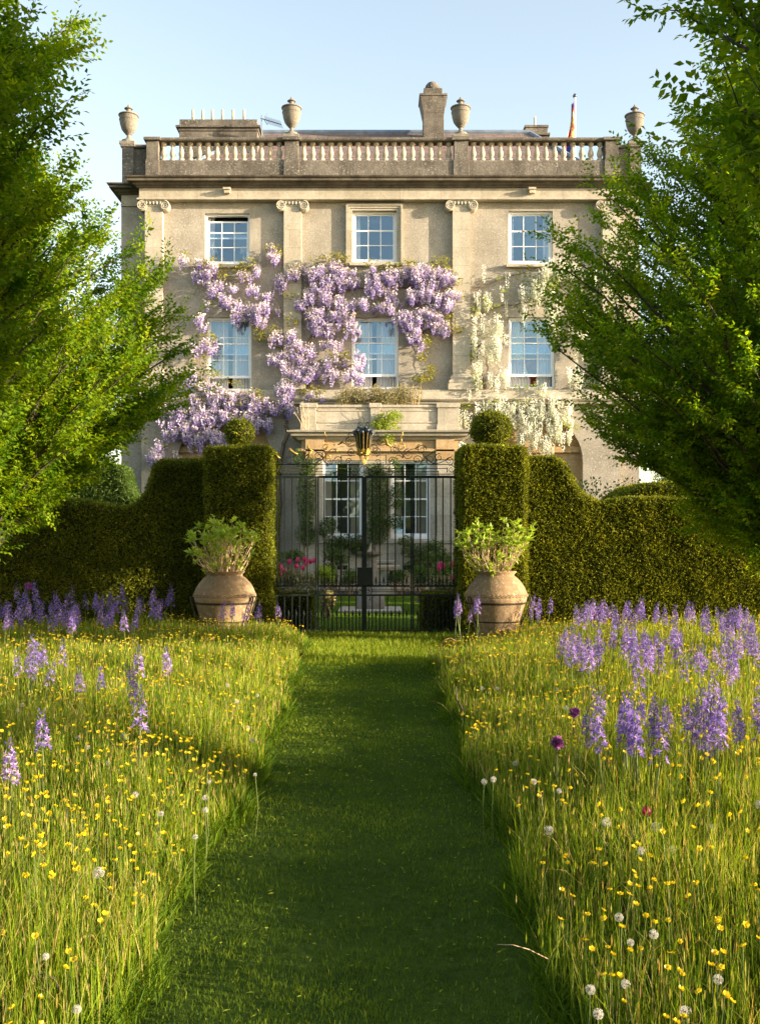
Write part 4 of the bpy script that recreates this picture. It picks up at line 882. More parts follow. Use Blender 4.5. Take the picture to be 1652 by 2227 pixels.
lt[5] = (lt[5][0], Z(1098, yh_)); lt[4] = (lt[4][0], Z(1090, yh_)); lt[3] = (lt[3][0], Z(1085, yh_)); lt[2] = (lt[2][0], Z(1085, yh_))
xs = np.concatenate([np.linspace(-10.5, X(190, yh_), 30)[:-1], np.linspace(X(190, yh_), X(350, yh_), 36)[:-1], np.linspace(X(350, yh_), X(443, Y0) + .02, 10)])
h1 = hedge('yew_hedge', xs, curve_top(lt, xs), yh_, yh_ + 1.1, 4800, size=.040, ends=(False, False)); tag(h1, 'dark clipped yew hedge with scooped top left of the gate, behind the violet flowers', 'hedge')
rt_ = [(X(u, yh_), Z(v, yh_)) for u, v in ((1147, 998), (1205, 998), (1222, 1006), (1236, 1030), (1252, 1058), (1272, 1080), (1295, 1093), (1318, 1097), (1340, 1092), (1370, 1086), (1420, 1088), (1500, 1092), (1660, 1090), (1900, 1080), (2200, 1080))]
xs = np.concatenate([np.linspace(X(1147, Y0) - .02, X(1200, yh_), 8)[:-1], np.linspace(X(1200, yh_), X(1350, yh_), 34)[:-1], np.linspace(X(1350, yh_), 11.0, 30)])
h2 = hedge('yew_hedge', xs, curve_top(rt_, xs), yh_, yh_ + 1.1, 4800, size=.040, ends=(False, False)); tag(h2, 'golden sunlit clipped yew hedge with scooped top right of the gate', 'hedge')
# hedges and shrubs seen through the scoops
yb_ = 23.0
xs = np.linspace(X(150, yb_), X(318, yb_), 26); tp = curve_top([(X(u, yb_), Z(v, yb_)) for u, v in ((150, 1016), (262, 1016), (264, 1020), (266, 1050), (280, 1078), (300, 1094), (318, 1100))], xs)
o = hedge('yew_hedge', xs, tp, yb_, yb_ + 1.2, 2600, size=.06, mat='shrub'); tag(o, 'second clipped hedge with sunlit crest seen through the scoop of the dark hedge', 'hedge')  # haze over this farther hedge is put into its paler leaf colour
xs = np.linspace(X(1325, yb_), X(1600, yb_), 40); tp = curve_top([(X(u, yb_), Z(v, yb_)) for u, v in ((1325, 1092), (1345, 1076), (1362, 1064), (1420, 1062))], xs)
o = hedge('yew_hedge', xs, tp, yb_ - 1.4, yb_ + 1.6, 1500, size=.06); tag(o, 'dark rounded hedge end seen through the scoop of the sunlit hedge', 'hedge')
def bush(name, lab, c, r, n, size, mat='shrub', cat='shrub', group=None, lumps=7, wf=.3, lo=0, hi=1):
    t = tag(empty(name, (c[0], c[1], 0)), lab, cat, group); nb = NB()
    for k in range(lumps):
        d = unit_rand(1)[0] * .55; leafball(nb, (c[0] + d[0] * r[0], c[1] + d[1] * r[1], c[2] + d[2] * r[2]), (r[0] * .62, r[1] * .62, r[2] * .62), n // lumps, size, lo, hi, wf=wf)
    nb.build('foliage', M[mat], t)
    mb = MB()
    for k in range(9): a = random.uniform(0, 6.28); mb.tube([(c[0] + .1 * math.cos(a), c[1] + .1 * math.sin(a), 0), (c[0] + r[0] * .5 * math.cos(a), c[1] + r[1] * .5 * math.sin(a), c[2] + r[2] * random.uniform(-.2, .6))], [.025, .008], 5)
    mb.build('stem', M['vine'], t); return t
bush('garden_shrub', 'bright leafy shrub beyond the scoop of the dark hedge', (X(292, 27), 27, 1.4), (.95, .8, 1.45), 3600, .10, 'shrub', lo=.4)
bush('garden_shrub', 'loose leafy shrub under the lowest purple wisteria', (X(330, 30), 30, 1.4), (.8, .8, 1.6), 2600, .10, 'shrub')
bush('garden_shrub', 'dense leafy shrub beyond the scoop of the sunlit hedge', (X(1272, 27), 27, 1.6), (1.15, .9, 1.75), 4600, .10, 'shrub')
bush('garden_shrub', 'taller leafy shrub behind the dark rounded hedge end', (X(1350, 31), 31, 2.0), (1.3, 1.0, 2.0), 3800, .11, 'shrub', lo=.3)

# ================================================================ POTS
def pot(cx, cy, lab, hooks):
    t = tag(empty('terracotta_pot', (cx, cy, 0), 0.0 if cx < 0 else 2.2), lab, 'pot', 'large terracotta pots beside the gate')
    prof = [(.10, .012), (.27, 0), (.30, .03), (.35, .22), (.405, .42), (.46, .60), (.49, .68), (.512, .72), (.518, .76), (.510, .775), (.515, .79), (.508, .805), (.510, .82), (.50, .85), (.472, .92), (.43, .99), (.38, 1.05), (.335, 1.095), (.303, 1.115), (.292, 1.13), (.300, 1.15), (.325, 1.175), (.335, 1.19), (.325, 1.20), (.285, 1.195), (.27, 1.14), (.27, 1.08), (.05, 1.07)]
    b = MB(); b.lathe(prof, (0, 0, 0), 56); o = b.build('body', M['terracotta'], t, smooth=True, world=False); shade_auto(o, .9)
    b = MB()
    for zz, rr in ((.79, .514), (.815, .509)):      # pressed rope bands
        b.tube([(rr * math.cos(a) , rr * math.sin(a), zz + .007 * math.sin(a * 50)) for a in np.linspace(0, 2 * math.pi, 241)], .011, 5)
    b.build('rope_band', M['terracotta'], t, world=False)
    b = MB()
    for z0, z1, rr in ((.655, .69, .492), (.355, .378, .392)):
        n = 48; v, f = [], []
        for (dr, z) in ((-.02 if z0 > .5 else -.012, z0), (0, z1), (.008, z1), (-.008, z0)):
            for i in range(n): a = 2 * math.pi * i / n; v.append(((rr + dr + .004) * math.cos(a), (rr + dr + .004) * math.sin(a), z))
        for j in range(4):
            for i in range(n): f.append((j * n + i, j * n + (i + 1) % n, ((j + 1) % 4) * n + (i + 1) % n, ((j + 1) % 4) * n + i))
        b.add(v, f)
    b.build('iron_band', M['rusty'], t, world=False)
    for a in hooks:
        b = MB(); a -= t.rotation_euler.z; c_, s_ = math.cos(a), math.sin(a)
        b.tube([(r * c_, r * s_, z) for r, z in ((.52, .70), (.53, .76), (.555, .79), (.58, .77), (.575, .73), (.555, .68), (.53, .58), (.49, .48), (.45, .40), (.42, .33), (.43, .28))], .013, 6)
        b.build('iron_hook', M['rusty'], t, world=False)
    return t
pot(X(489, 16.8), 16.8, 'big weathered terracotta pot strapped with iron before the dark hedge side pier', (-.35, -.5, -2.75, 1.2)); pot(X(1079, 16.8), 16.8, 'big weathered terracotta pot strapped with iron before the pier with the large ball', (-.35, -2.6, 1.5))
def hydrangea(cx, cy, lab, seed, lean):
    rs = random.Random(seed); t = tag(empty('potted_shrub', (cx, cy, 1.1)), lab, 'shrub', 'leafing shrubs in the terracotta pots'); mb = MB(); nb = NB()
    for i in range(64):
        a = rs.uniform(0, 6.283); q = math.sqrt(rs.random()); sp = q * rs.uniform(1.0, 1.5); L = rs.uniform(.62, 1.05) * (1 - .15 * q)
        p = Vector((.2 * q * math.cos(a), .2 * q * math.sin(a), 1.07)); d = Vector((sp * .85 * math.cos(a) + lean, sp * .85 * math.sin(a), 1.0)).normalized()
        pts = [p]; n = 5
        for k in range(n):
            d = (d + Vector((rs.gauss(0, .16), rs.gauss(0, .16), .10 + .05 * rs.random()))).normalized(); pts.append(pts[-1] + d * L / n)
            if rs.random() < .38:             # side shoot with a few leaves
                e = (d + Vector((rs.gauss(0, .8), rs.gauss(0, .8), .3))).normalized(); r0 = pts[-1]; r1 = r0 + e * rs.uniform(.04, .14); mb.tube([tuple(v + Vector((cx, cy, 0))) for v in (r0, r1)], [.005, .004], 4); rosette(nb, r1 + Vector((cx, cy, 0)), e, rs, 6, .095)
        mb.tube([tuple(v + Vector((cx, cy, 0))) for v in pts], [.010 - .0012 * k for k in range(n + 1)], 5); rosette(nb, pts[-1] + Vector((cx, cy, 0)), d, rs, 9, .14)
    mb.build('stem', M['twig'], t); nb.build('leaves', M['hydrangea'], t)
def rosette(nb, p, d, rs, n, L):
    pos = np.tile(np.array(p), (n, 1)); dd = np.array(d) * .55 + np.array([[rs.gauss(0, .75), rs.gauss(0, .75), rs.gauss(.1, .5)] for _ in range(n)])
    Ln = L * np.array([rs.uniform(.5, 1.15) for _ in range(n)]); V, f = leaves(pos, dd, np.array([[rs.gauss(0, .5), rs.gauss(0, .5), 1] for _ in range(n)]), Ln, Ln * .24, .35)
    nb.add(V, f, 0, np.repeat([rs.random() for _ in range(n)], 4))
hydrangea(X(489, 16.8), 16.8, 'twiggy bright leaved shrub growing in the pot before the dark hedge side pier', 3, -.02); hydrangea(X(1079, 16.8), 16.8, 'twiggy bright leaved shrub growing in the pot before the pier with the large ball', 9, .03)

# ================================================================ THE GARDEN BEYOND THE GATE
o = hedge('clipped_box', np.linspace(-2.02, -1.30, 9), np.full(9, .70), 18.75, 19.6, 3000, size=.035); tag(o, 'dark clipped box cube behind the side panel of the gate near the dark hedge', 'topiary', 'box cubes behind the gate')
o = hedge('clipped_box', np.linspace(.80, 1.48, 9), np.full(9, .68), 18.75, 19.6, 3000, size=.035); tag(o, 'dark clipped box cube behind the side panel of the gate near the sunlit hedge', 'topiary', 'box cubes behind the gate')
YS = 24.3; sx = X(805, YS)
t = tag(empty('sundial', (sx, YS, 0)), 'stone sundial on a swelling pedestal in the middle of the far lawn', 'sundial')
b = MB(); b.box(sx - .75, sx + .75, YS - .75, YS + .75, -.02, .05); b.build('base_slab', M['frieze'], t, bevel=.01)
b = MB(); b.lathe([(.34, .05), (.36, .15), (.33, .35), (.24, .50), (.20, .56), (.17, .66), (.15, 1.25), (.17, 1.30), (.24, 1.34)], (sx, YS, 0), 24); o = b.build('pedestal', M['urn'], t, smooth=True); shade_auto(o, .7)
b = MB(); b.lathe([(.30, 1.34), (.31, 1.36), (.31, 1.40), (.29, 1.42)], (sx, YS, 0), 24); b.build('dial_plate', M['cornice'], t)
b = MB(); b.prism([(sx - .07, 1.42), (sx + .07, 1.42), (sx + .03, 1.66)], YS - .01, YS + .01); b.build('gnomon', M['frieze'], t)
for px, yy, h, lab in ((852, 31.2, 1.27, 'pale stone baluster table beside the sundial, nearer the gate'), (826 + 13, 32.2, 1.52, 'pale stone table top rising behind the sundial')):
    xx = X((650 + (930 if yy < 32 else 905) / 2.5415) / 1.2107, yy); t = tag(empty('stone_table', (xx, yy, 0)), lab, 'table')
    zt = Z((1050 + (1115 if yy < 32 else 1082) / 2.5415) / 1.2107, yy); b = MB(); b.box(xx - .42, xx + .42, yy - .3, yy + .3, zt - .07, zt); b.box(xx - .34, xx + .34, yy - .24, yy + .24, zt - .14, zt - .07); b.build('table_top', M['frieze'], t, bevel=.01)
    b = MB(); b.box(xx - .26, xx + .26, yy - .24, yy + .24, -.02, .12); b.lathe([(.22, .12), (.20, .2), (.15, zt * .35), (.13, zt * .55), (.20, zt * .8), (.22, zt - .14)], (xx, yy, 0), 18); b.build('pedestal', M['frieze'], t, smooth=False)
gp = 'low plants in the beds below the bay'
for (u, v, ru, rv, y, mat, lab) in (
    (300, 1190, 95, 60, 27, 'grey_leaf', 'grey green leafy plants under the pink tulips nearer the dark hedge'),
    (520, 1190, 60, 70, 26, 'lime_leaf', 'yellow green mound of foliage behind the gate leaf hinge'),
    (575, 1170, 45, 60, 27, 'climber', 'dark rounded shrub beside the yellow green mound'),
    (530, 1350, 50, 55, 22, 'grey_leaf', 'small pale flowered plant low by the lawn edge'),
    (1160, 1190, 70, 60, 27, 'shrub', 'green leafy plants behind the gate on the sundial side of the pink tulips'),
    (1300, 1170, 80, 70, 27, 'shrub', 'green leafy plants under the few pink tulips'),
    (1250, 1080, 110, 60, 31.5, 'climber', 'dark shrub against the bay plinth below the corner pilaster'),
    (600, 1060, 100, 55, 31.8, 'climber', 'dark low shrub against the bay plinth below the left window'),
    (300, 1080, 100, 60, 31, 'climber', 'dark shrub against the shaded wall beside the bay'),
    (1010, 1180, 80, 60, 31, 'climber', 'dark low planting behind the stone tables'),
    (680, 1200, 70, 50, 30.5, 'climber', 'dark low planting between mound and sundial'),
    (400, 1230, 90, 50, 24, 'grey_leaf', 'pale foliage behind the near end of the left gate panel'),
    (1330, 1240, 90, 50, 24, 'grey_leaf', 'pale foliage behind the near end of the right gate panel')):
    c = G(u, v, y=y); bush('bed_plant', lab, (c[0], y, max(.12, c[2])), (ru / 2.5415 / 1.2107 * y / F, .35, rv / 2.5415 / 1.2107 * y / F), 900, .075, mat, 'plant', gp, 5)
# pink tulips
def tulip_parts(seed):
    rs = np.random.default_rng(seed); nb = NB(); n, m = 9, 6
    for q in range(6):
        a = q * np.pi / 3 + .2 * rs.normal(); V = []
        for j in range(m):
            tt = j / (m - 1); r = .042 * np.sin(.35 + 2.2 * tt) + .004 * (q % 2); w = .55 * (1 - .75 * tt ** 2)
            for s in (-1, 0, 1): V.append((r * np.cos(a + s * w), r * np.sin(a + s * w), .105 * tt))
        f = [(j * 3 + k, j * 3 + k + 1, j * 3 + k + 4, j * 3 + k + 3) for j in range(m - 1) for k in (0, 1)]
        nb.add(np.array(V), np.array(f), 0, rs.random())
    return nb
tme = None
def tulip(x, y, z, lab, grp, mat='tulip', s=1.0):
    global tme
    t = tag(empty('tulip', (x, y, 0), random.uniform(0, 6)), lab, 'tulip', grp)
    if tme is None: tme = tulip_parts(5).build('petals', M['tulip'], t, world=False).data; o = t.children[0]
    elif mat != 'tulip': o = tulip_parts(8).build('petals', M[mat], t, world=False)
    else: o = link('petals', tme, M['tulip'], t, world=False)
    o.location = (0, 0, z); o.scale = (s, s, s)
    mb = MB(); mb.tube([(0, 0, 0), (.02, 0, z * .5), (0, 0, z + .004)], .006, 5); mb.build('stem', M['stem'], t, world=False)
    nb = NB(); a = rng.random(3) * 6.28; V, f = leaves(np.tile([0, 0, .1], (3, 1)), np.stack([.4 * np.cos(a), .4 * np.sin(a), np.ones(3)], 1), np.stack([np.cos(a), np.sin(a), np.zeros(3)], 1), min(.34, z * .7), .035); nb.add(V, f, 0, .5); nb.build('leaf', M['stem'], t, world=False)
for u, v in ((196, 1122), (232, 1142), (280, 1108), (328, 1138), (374, 1150), (392, 1090), (418, 1108), (444, 1100), (250, 1165), (400, 1120), (216, 1195), (345, 1095)): p = G(u, v, y=26.2); tulip(p[0], 26.2 + random.uniform(-.3, .3), p[2], 'pink tulip in the bed nearer the dark hedge, seen through the gate', 'pink tulips nearer the dark hedge', s=1.35)
for u, v in ((1285, 1150), (1296, 1128), (1310, 1135), (1378, 1125), (1380, 1220)): p = G(u, v, y=26.2); tulip(p[0], 26.2, p[2], 'pink tulip in the bed nearer the sunlit hedge, seen through the gate', 'pink tulips nearer the sunlit hedge', s=1.5)
# ================================================================ GROUND, PATH, LAWN
def groundmat(name, c1, c2, sc):
    m, nt, ns, ls = nodes(name); b = nd(ns, 'ShaderNodeBsdfPrincipled', Roughness=.95); b.inputs['Specular IOR Level'].default_value = .05
    o = ns.new('ShaderNodeOutputMaterial'); ls.new(b.outputs[0], o.inputs[0]); n = noise(ns, ls, sc, 8, .75); n2 = noise(ns, ls, sc * 9, 4, .7)
    c = mixc(ns, ls, .6, ramp(ns, ls, n.outputs[0], [(.35, c1), (.65, c2)]).outputs[0], ramp(ns, ls, n2.outputs[0], [(.3, (.5,) * 3), (.7, (1.4,) * 3)]).outputs[0], 'MULTIPLY'); ls.new(c, b.inputs['Base Color'])
    bp = nd(ns, 'ShaderNodeBump', Strength=.8, Distance=.03); ls.new(n2.outputs[0], bp.inputs['Height']); ls.new(bp.outputs[0], b.inputs['Normal']); return m
def sheet(name, pts, z, mat, label=None):
    me = bpy.data.meshes.new(name); me.from_pydata([(x, y, z) for x, y in pts], [], [tuple(range(len(pts)))]); me.update(); return tag(link(name, me, mat), label, None, None, 'structure')
sheet('ground', [(-400, -200), (400, -200), (400, 700), (-400, 700)], 0, groundmat('field_turf', (.03, .05, .01), (.06, .09, .015), 1.2))
LY = np.array([2.0, 3.6, 5.2, 7.2, 9.0, 11.6, 14.0, 15.6, 16.6, 17.3, 18.6]); LX = np.array([-1.0, -.97, -.93, -.90, -.93, -1.05, -1.14, -1.22, -1.28, -1.5, -1.9])
RYY = np.array([2.0, 3.6, 5.2, 7.2, 9.0, 11.6, 14.0, 15.6, 16.6, 17.3, 18.6]); RX = np.array([.66, .68, .69, .68, .68, .72, .80, .86, .96, 1.25, 1.37])
wig = lambda y, s: .05 * np.sin(y * 2.1 + s) + .04 * np.sin(y * 5.3 + 2 * s)
edge = lambda y: (np.interp(y, LY, LX) + wig(y, 0), np.interp(y, RYY, RX) + wig(y, 2))
ys = np.linspace(-3, 18.6, 80); el, er = edge(ys)
sheet('mown_path', [(x, y) for x, y in zip(el, ys)] + [(x, y) for x, y in zip(er[::-1], ys[::-1])], .004, groundmat('mown_turf', (.045, .075, .012), (.08, .12, .02), 2.2), 'mown grass path')
sheet('lawn', [(-6, 18.6), (6, 18.6), (7, 31.3), (-7, 31.3)], .004, groundmat('lawn_turf', (.05, .09, .014), (.08, .13, .02), 2.0), 'mown lawn beyond the gate')
sheet('flower_bed', [(-9, 30.3), (-1.6, 30.3), (-1.6, 31.0), (3.2, 31.0), (3.2, 30.3), (9, 30.3), (9, 35), (-9, 35)], .012, M['soil'])
def blades(x, y, h, w, lean, taper=.6, wob=.15):
    n = len(x); az = rng.random(n) * 2 * np.pi; fa = rng.random(n) * np.pi; t = np.array([0, .4, .75, 1.0])
    dx, dy = np.cos(az) * lean * h, np.sin(az) * lean * h
    px = x[:, None] + dx[:, None] * t ** 2; py = y[:, None] + dy[:, None] * t ** 2; pz = h[:, None] * (t - .35 * np.clip(lean, 0, 1.2)[:, None] * t ** 3)
    ww = w[:, None] * np.array([.8, 1, taper, 0])
    cx, cy = np.cos(fa)[:, None] * ww, np.sin(fa)[:, None] * ww
    Lf = np.stack([px - cx, py - cy, pz], -1); Rt = np.stack([px + cx, py + cy, pz], -1)
    V = np.concatenate([np.stack([Lf[:, :3], Rt[:, :3]], 2).reshape(n, 6, 3), Lf[:, 3:4]], 1)
    i = np.arange(n)[:, None] * 7
    return V.reshape(-1, 3), [np.concatenate([i + [0, 1, 3, 2], i + [2, 3, 5, 4]]), i + [4, 5, 6]], np.stack([px[:, 3], py[:, 3], pz[:, 3]], 1)
def height_at(x, y):
    h = .36 + .05 * np.sin(x * 1.3 + .8 * np.sin(y * .9)) * np.cos(y * 1.1) + .035 * np.sin(x * 4.1 + y * 3.3)
    l, r = edge(y); d = np.where(x < 0, l - x, x - r)
    h *= np.where(x < 0, np.clip(.64 + d * .9, .64, 1), np.clip(.74 + d * .6, .74, 1.08))
    h *= np.where((y > 14.1) & (x > 0), np.interp(x, [.8, 1.0, 1.5, 2.1, 3.0], [.10, .12, .25, .66, .92]), 1)
    return h
def scatter(side, n, ymin=1.6, ymax=17.45, p=1.0):
    """points on one side of the path, denser towards the camera as 1/Y**p"""
    out = []
    while sum(map(len, out)) < n:
        u = rng.random(n * 2); y = (ymin ** (2 - p) + u * (ymax ** (2 - p) - ymin ** (2 - p))) ** (1 / (2 - p))
        half = .385 * y + 1.3; x = rng.random(n * 2) * half * side; l, r = edge(y)
        ok = (x < l - .0) if side < 0 else (x > r + .0)
        keep = rng.random(n * 2) < 1
        out.append(np.stack([x, y], 1)[ok & keep])
    return np.concatenate(out)[:n]
def meadow(side, n):
    nb = NB(); q = scatter(side, n); x, y = q[:, 0], q[:, 1]; hm = height_at(x, y); w0 = .0006 + .00034 * y
    k = rng.random(n); patch = .5 + .3 * np.sin(x * 1.9 + y * 1.1) * np.cos(y * 1.7 - x * .6) + .2 * np.sin(x * 5 + 1) * np.cos(y * 4.3)
    under = k < .62                                            # leafy bottom grass
    h = np.where(under, hm * (.35 + .45 * rng.random(n)), hm * (.75 + .55 * rng.random(n) ** 1.5))
    w = np.where(under, w0 * 1.4, w0 * 1.15); lean = np.where(under, .25 + .7 * rng.random(n), np.abs(.20 * rng.normal(size=n)) + .03)
    V, Fs, tip = blades(x, y, h, w, lean)
    tint = np.where(under, .0 + .32 * rng.random(n), .26 + .46 * rng.random(n)) + .18 * (patch - .5)
    tint = np.where((~under) & (rng.random(n) < .16), .78 + .22 * rng.random(n), tint)
    nb.add(V, Fs, 0, np.repeat(np.clip(tint, 0, 1), 7))
    s = (~under) & (rng.random(n) < .11); m = int(s.sum()); tp = tip[s]; wz = w0[s] * 1.7; L = .025 + .035 * rng.random(m)      # seed heads
    for a in (0, 1.57):
        a_ = rng.random(m) * 3.14 + a; c, sn = np.cos(a_) * wz, np.sin(a_) * wz
        b = tp - np.array([0, 0, .012]); V = np.stack([b, b + np.stack([c, sn, L * .4], 1), b + np.stack([0 * L, 0 * L, L], 1), b + np.stack([-c, -sn, L * .4], 1)], 1).reshape(-1, 3)
        nb.add(V, np.arange(m)[:, None] * 4 + [0, 1, 2, 3], 0, np.repeat(np.where(rng.random(m) < .5, .55 + .2 * rng.random(m), .82 + .18 * rng.random(m)), 4))
    e = rng.random(9000) * 14.5 + 2.2; l, r = edge(e); x = (l if side < 0 else r) + side * (-.05 + .16 * np.abs(rng.normal(size=9000))) ; hh = (.08 + .14 * rng.random(9000)) * (np.where(e > 14.2, .3, 1) if side > 0 else 1)   # soft fringe along the cut edge
    V, Fs, _ = blades(x, e, hh, .0016 + .0004 * e, .3 + .8 * rng.random(9000)); nb.add(V, Fs, 0, np.repeat(.1 + .4 * rng.random(9000), 7))
    q = scatter(side, 4600, 2.2, 12, .7); l_, r_ = edge(q[:, 1]); q = q[(q[:, 0] < l_ - .3) | (q[:, 0] > r_ + .3)]; n = len(q); a = rng.random(n) * 6.28; m = 4                                            # broad leaves low in the sward
    aa = (a[:, None] + np.arange(m) * 1.57 + .5 * rng.normal(size=(n, m))).ravel(); pos = np.stack([np.repeat(q[:, 0], m), np.repeat(q[:, 1], m), .03 + .10 * rng.random(n * m)], 1)
    d = np.stack([np.cos(aa), np.sin(aa), .5 + .9 * rng.random(n * m)], 1); V, f = leaves(pos, d, np.array([0, 0, 1.]) + .3 * rng.normal(size=(n * m, 3)), .09 + .11 * rng.random(n * m), .011 + .008 * rng.random(n * m), .3)
    nb.add(V, f, 0, np.repeat(.1 + .35 * rng.random(n * m), 4))
    q = scatter(side, 2600, 2.2, 17, .6); n = len(q); hh = height_at(q[:, 0], q[:, 1]) * (.9 + .5 * rng.random(n)); V, Fs, _ = blades(q[:, 0], q[:, 1], hh, (.0008 + .0004 * q[:, 1]), .3 + .7 * rng.random(n)); nb.add(V, Fs, 0, np.repeat(.80 + .2 * rng.random(n), 7))   # bleached dead stems
    return nb.build('meadow_grass', M['grass'])
tag(meadow(-1, 210000), 'long seeding meadow grass on the sunlit side left of the mown path', None, None, 'stuff'); tag(meadow(1, 210000), 'long seeding meadow grass right of the mown path', None, None, 'stuff')
nb = NB(); n = 150000; u = rng.random(n); y = 2.4 + u ** 1.5 * 16.2; l, r = edge(y); x = l - .12 + (r - l + .24) * rng.random(n)
tuft = .5 + .5 * np.sin(x * 9 + 2 * np.sin(y * 5)) * np.sin(y * 8 + x * 3)
V, Fs, _ = blades(x, y, (.013 + .027 * rng.random(n) ** 1.5) * (.75 + .5 * tuft), .0007 + .00017 * y, .1 + .55 * rng.random(n)); nb.add(V, Fs, 0, np.repeat(np.clip(.18 + .36 * rng.random(n) + .25 * (tuft - .5) + .16 * np.sin(y * 2.3 + x * .6) + .22 * np.clip(np.sin(x * 3.1 + 1.3 * np.sin(y * 1.9)) * np.sin(y * 2.7 + x) - .35, 0, 1) + (rng.random(n) < .06) * .5, 0, 1), 7))
n = 42000; y = 13.9 + 4.6 * rng.random(n); l, r = edge(y); x = l - .05 + (r - l + .1) * rng.random(n); V, Fs, _ = blades(x, y, .018 + .11 * rng.random(n) ** 3.2, .0034 + 0 * y, .05 + .4 * rng.random(n)); nb.add(V, Fs, 0, np.repeat(np.clip(.45 + .55 * rng.random(n), 0, 1), 7))  # extra blades before the gate, sunlight put into their brighter, yellower tint
n = 900; y = 3 + 13 * rng.random(n); l, r = edge(y); x = l + (r - l) * rng.random(n); V, f = leaves(np.stack([x, y, .03 + .012 * rng.random(n)], 1), unit_rand(n) * np.array([1, 1, .25]), unit_rand(n), .012 + .022 * rng.random(n), .0022 + .0003 * y); nb.add(V, f, 0, np.repeat(.75 + .25 * rng.random(n), 4))   # loose clippings
n = 40000; y = 18.5 + rng.random(n) * 12; x = -2.6 + 5.0 * rng.random(n); V, Fs, _ = blades(x, y, .03 + .02 * rng.random(n), .004 + 0 * y, .3 + .6 * rng.random(n)); nb.add(V, Fs, 0, np.repeat(.1 + .5 * rng.random(n), 7))
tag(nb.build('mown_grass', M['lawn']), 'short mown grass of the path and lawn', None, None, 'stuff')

# ---------------------------------------------------------------- camassias
def camassia_mesh(seed):
    r = np.random.default_rng(seed); st = NB(); fl = NB(); Hh = 1.0
    bend = r.normal(size=2) * .02; t = np.linspace(0, 1, 6); pts = np.stack([bend[0] * t ** 2, bend[1] * t ** 2, Hh * t * .985], 1)
    V, q = tubes(pts[None], np.array([[.008, .008, .007, .006, .004, .002]]), 5); st.add(V, q, 0, .5)
    n = int(r.integers(16, 26)); z0 = .62 + .08 * r.random()
    for i in range(n):
        tt = i / n; z = z0 + (1 - z0) * tt ** .9; a = i * 2.4 + .3 * r.normal(); open_ = tt < .66 + .1 * r.normal()
        ped = (.030 + .010 * r.random()) * (1 - tt) + .010; c = np.array([bend[0] * z * z + ped * np.cos(a), bend[1] * z * z + ped * np.sin(a), z + .02])
        V, q = tubes(np.array([[[bend[0] * z * z, bend[1] * z * z, z], c]]), np.array([[.002, .002]]), 3); st.add(V, q, 0, .3)
        ax = norm(np.array([np.cos(a), np.sin(a), .45]))
        s1 = norm(np.cross(ax, [0, 0, 1.])); s2 = np.cross(s1, ax)
        if open_:
            b = np.arange(6) * np.pi / 3 + r.random(); d = np.cos(b)[:, None] * s1 + np.sin(b)[:, None] * s2 + .35 * ax
            V, f = leaves(np.tile(c, (6, 1)), d, np.tile(ax, (6, 1)), .034 + .012 * r.random(6), .0060, .1); fl.add(V, f, 0, np.repeat(np.clip(.22 + .06 * (seed % 8) + .28 * r.normal(size=6), 0, 1), 4))
            V, f = leaves(np.tile(c, (3, 1)), ax + .4 * r.normal(size=(3, 3)), unit_rand(3), .018, .003); fl.add(V, f, 0, .95)
        else:
            d = ax * .5 + np.array([0, 0, .9]); V, f = leaves(np.tile(c, (2, 1)), np.tile(d, (2, 1)), np.array([s1, s2]), .032, .006); fl.add(V, f, 0, .25)
    m = 4; a = r.random(m) * 6.28; V, Fs, _ = blades(np.zeros(m), np.zeros(m), .42 + .15 * r.random(m), np.full(m, .006), .5 + .5 * r.random(m)); st.add(V, Fs, 0, .3)
    return st, fl
CAM = []
def camassia(px, py, lab, grp, y=None, zc=None):
    """px,py: middle of the flower spike in the photograph"""
    Hh = random.uniform(.60, .86)
    if y is None: y = (H - Hh * .82) * F / (py - YH)
    if y > 17.2: y = random.uniform(16.4, 17.25); Hh = max(.4, min(1.15, (H - (py - YH) * y / F) / .82))
    t = tag(empty('camassia', (X(px, y), y, 0), random.uniform(0, 6.28)), lab, 'flower', grp); s = Hh
    if len(CAM) < 8:
        st, fl = camassia_mesh(100 + len(CAM)); a = st.build('stem', M['stem'], t, world=False); b = fl.build('blossom', M['camassia'], t, world=False); CAM.append((a.data, b.data)); ob = (a, b)
    else:
        k = random.choice(CAM); ob = (link('stem', k[0], M['stem'], t, world=False), link('blossom', k[1], M['camassia'], t, world=False))
    t.scale = (1.15 * s, 1.15 * s, s); t.rotation_euler = (random.gauss(0, .09), random.gauss(0, .09), random.uniform(0, 6.28))
def drift(n, boxes, lab, grp):
    for i in range(n): bx_ = random.choice(boxes); camassia(random.uniform(bx_[0], bx_[1]), random.uniform(bx_[2], bx_[3]), lab, grp)
drift(74, [(0, 110, 1285, 1340), (70, 160, 1285, 1340), (130, 280, 1290, 1330), (180, 260, 1290, 1330), (280, 350, 1300, 1330), (0, 60, 1320, 1360), (110, 170, 1330, 1365), (200, 300, 1330, 1370)], 'violet camassia in the crowded drift under the dark hedge', 'camassias under the dark hedge')
for px, py in ((375, 1295), (265, 1355), (285, 1350), (60, 1445), (78, 1412)): camassia(px, py, 'tall violet camassia standing loose in front of the dark hedge drift', 'loose camassias before the dark hedge')
for px, py in ((95, 1432), (130, 1420), (60, 1440), (80, 1425), (45, 1440), (300, 1445), (375, 1440), (230, 1475), (190, 1482), (340, 1478), (88, 1465)): camassia(px, py, 'single mauve camassia in the open grass nearer the dandelions and path', 'scattered camassias in the left meadow')
camassia(300, 1540, 'short violet camassia among buttercups midway down the left meadow', None); camassia(35, 1668, 'lowest lilac camassia at the far left edge of the picture', None); camassia(95, 1598, 'small pale camassia bud spike beside dandelion clocks at the left', None)
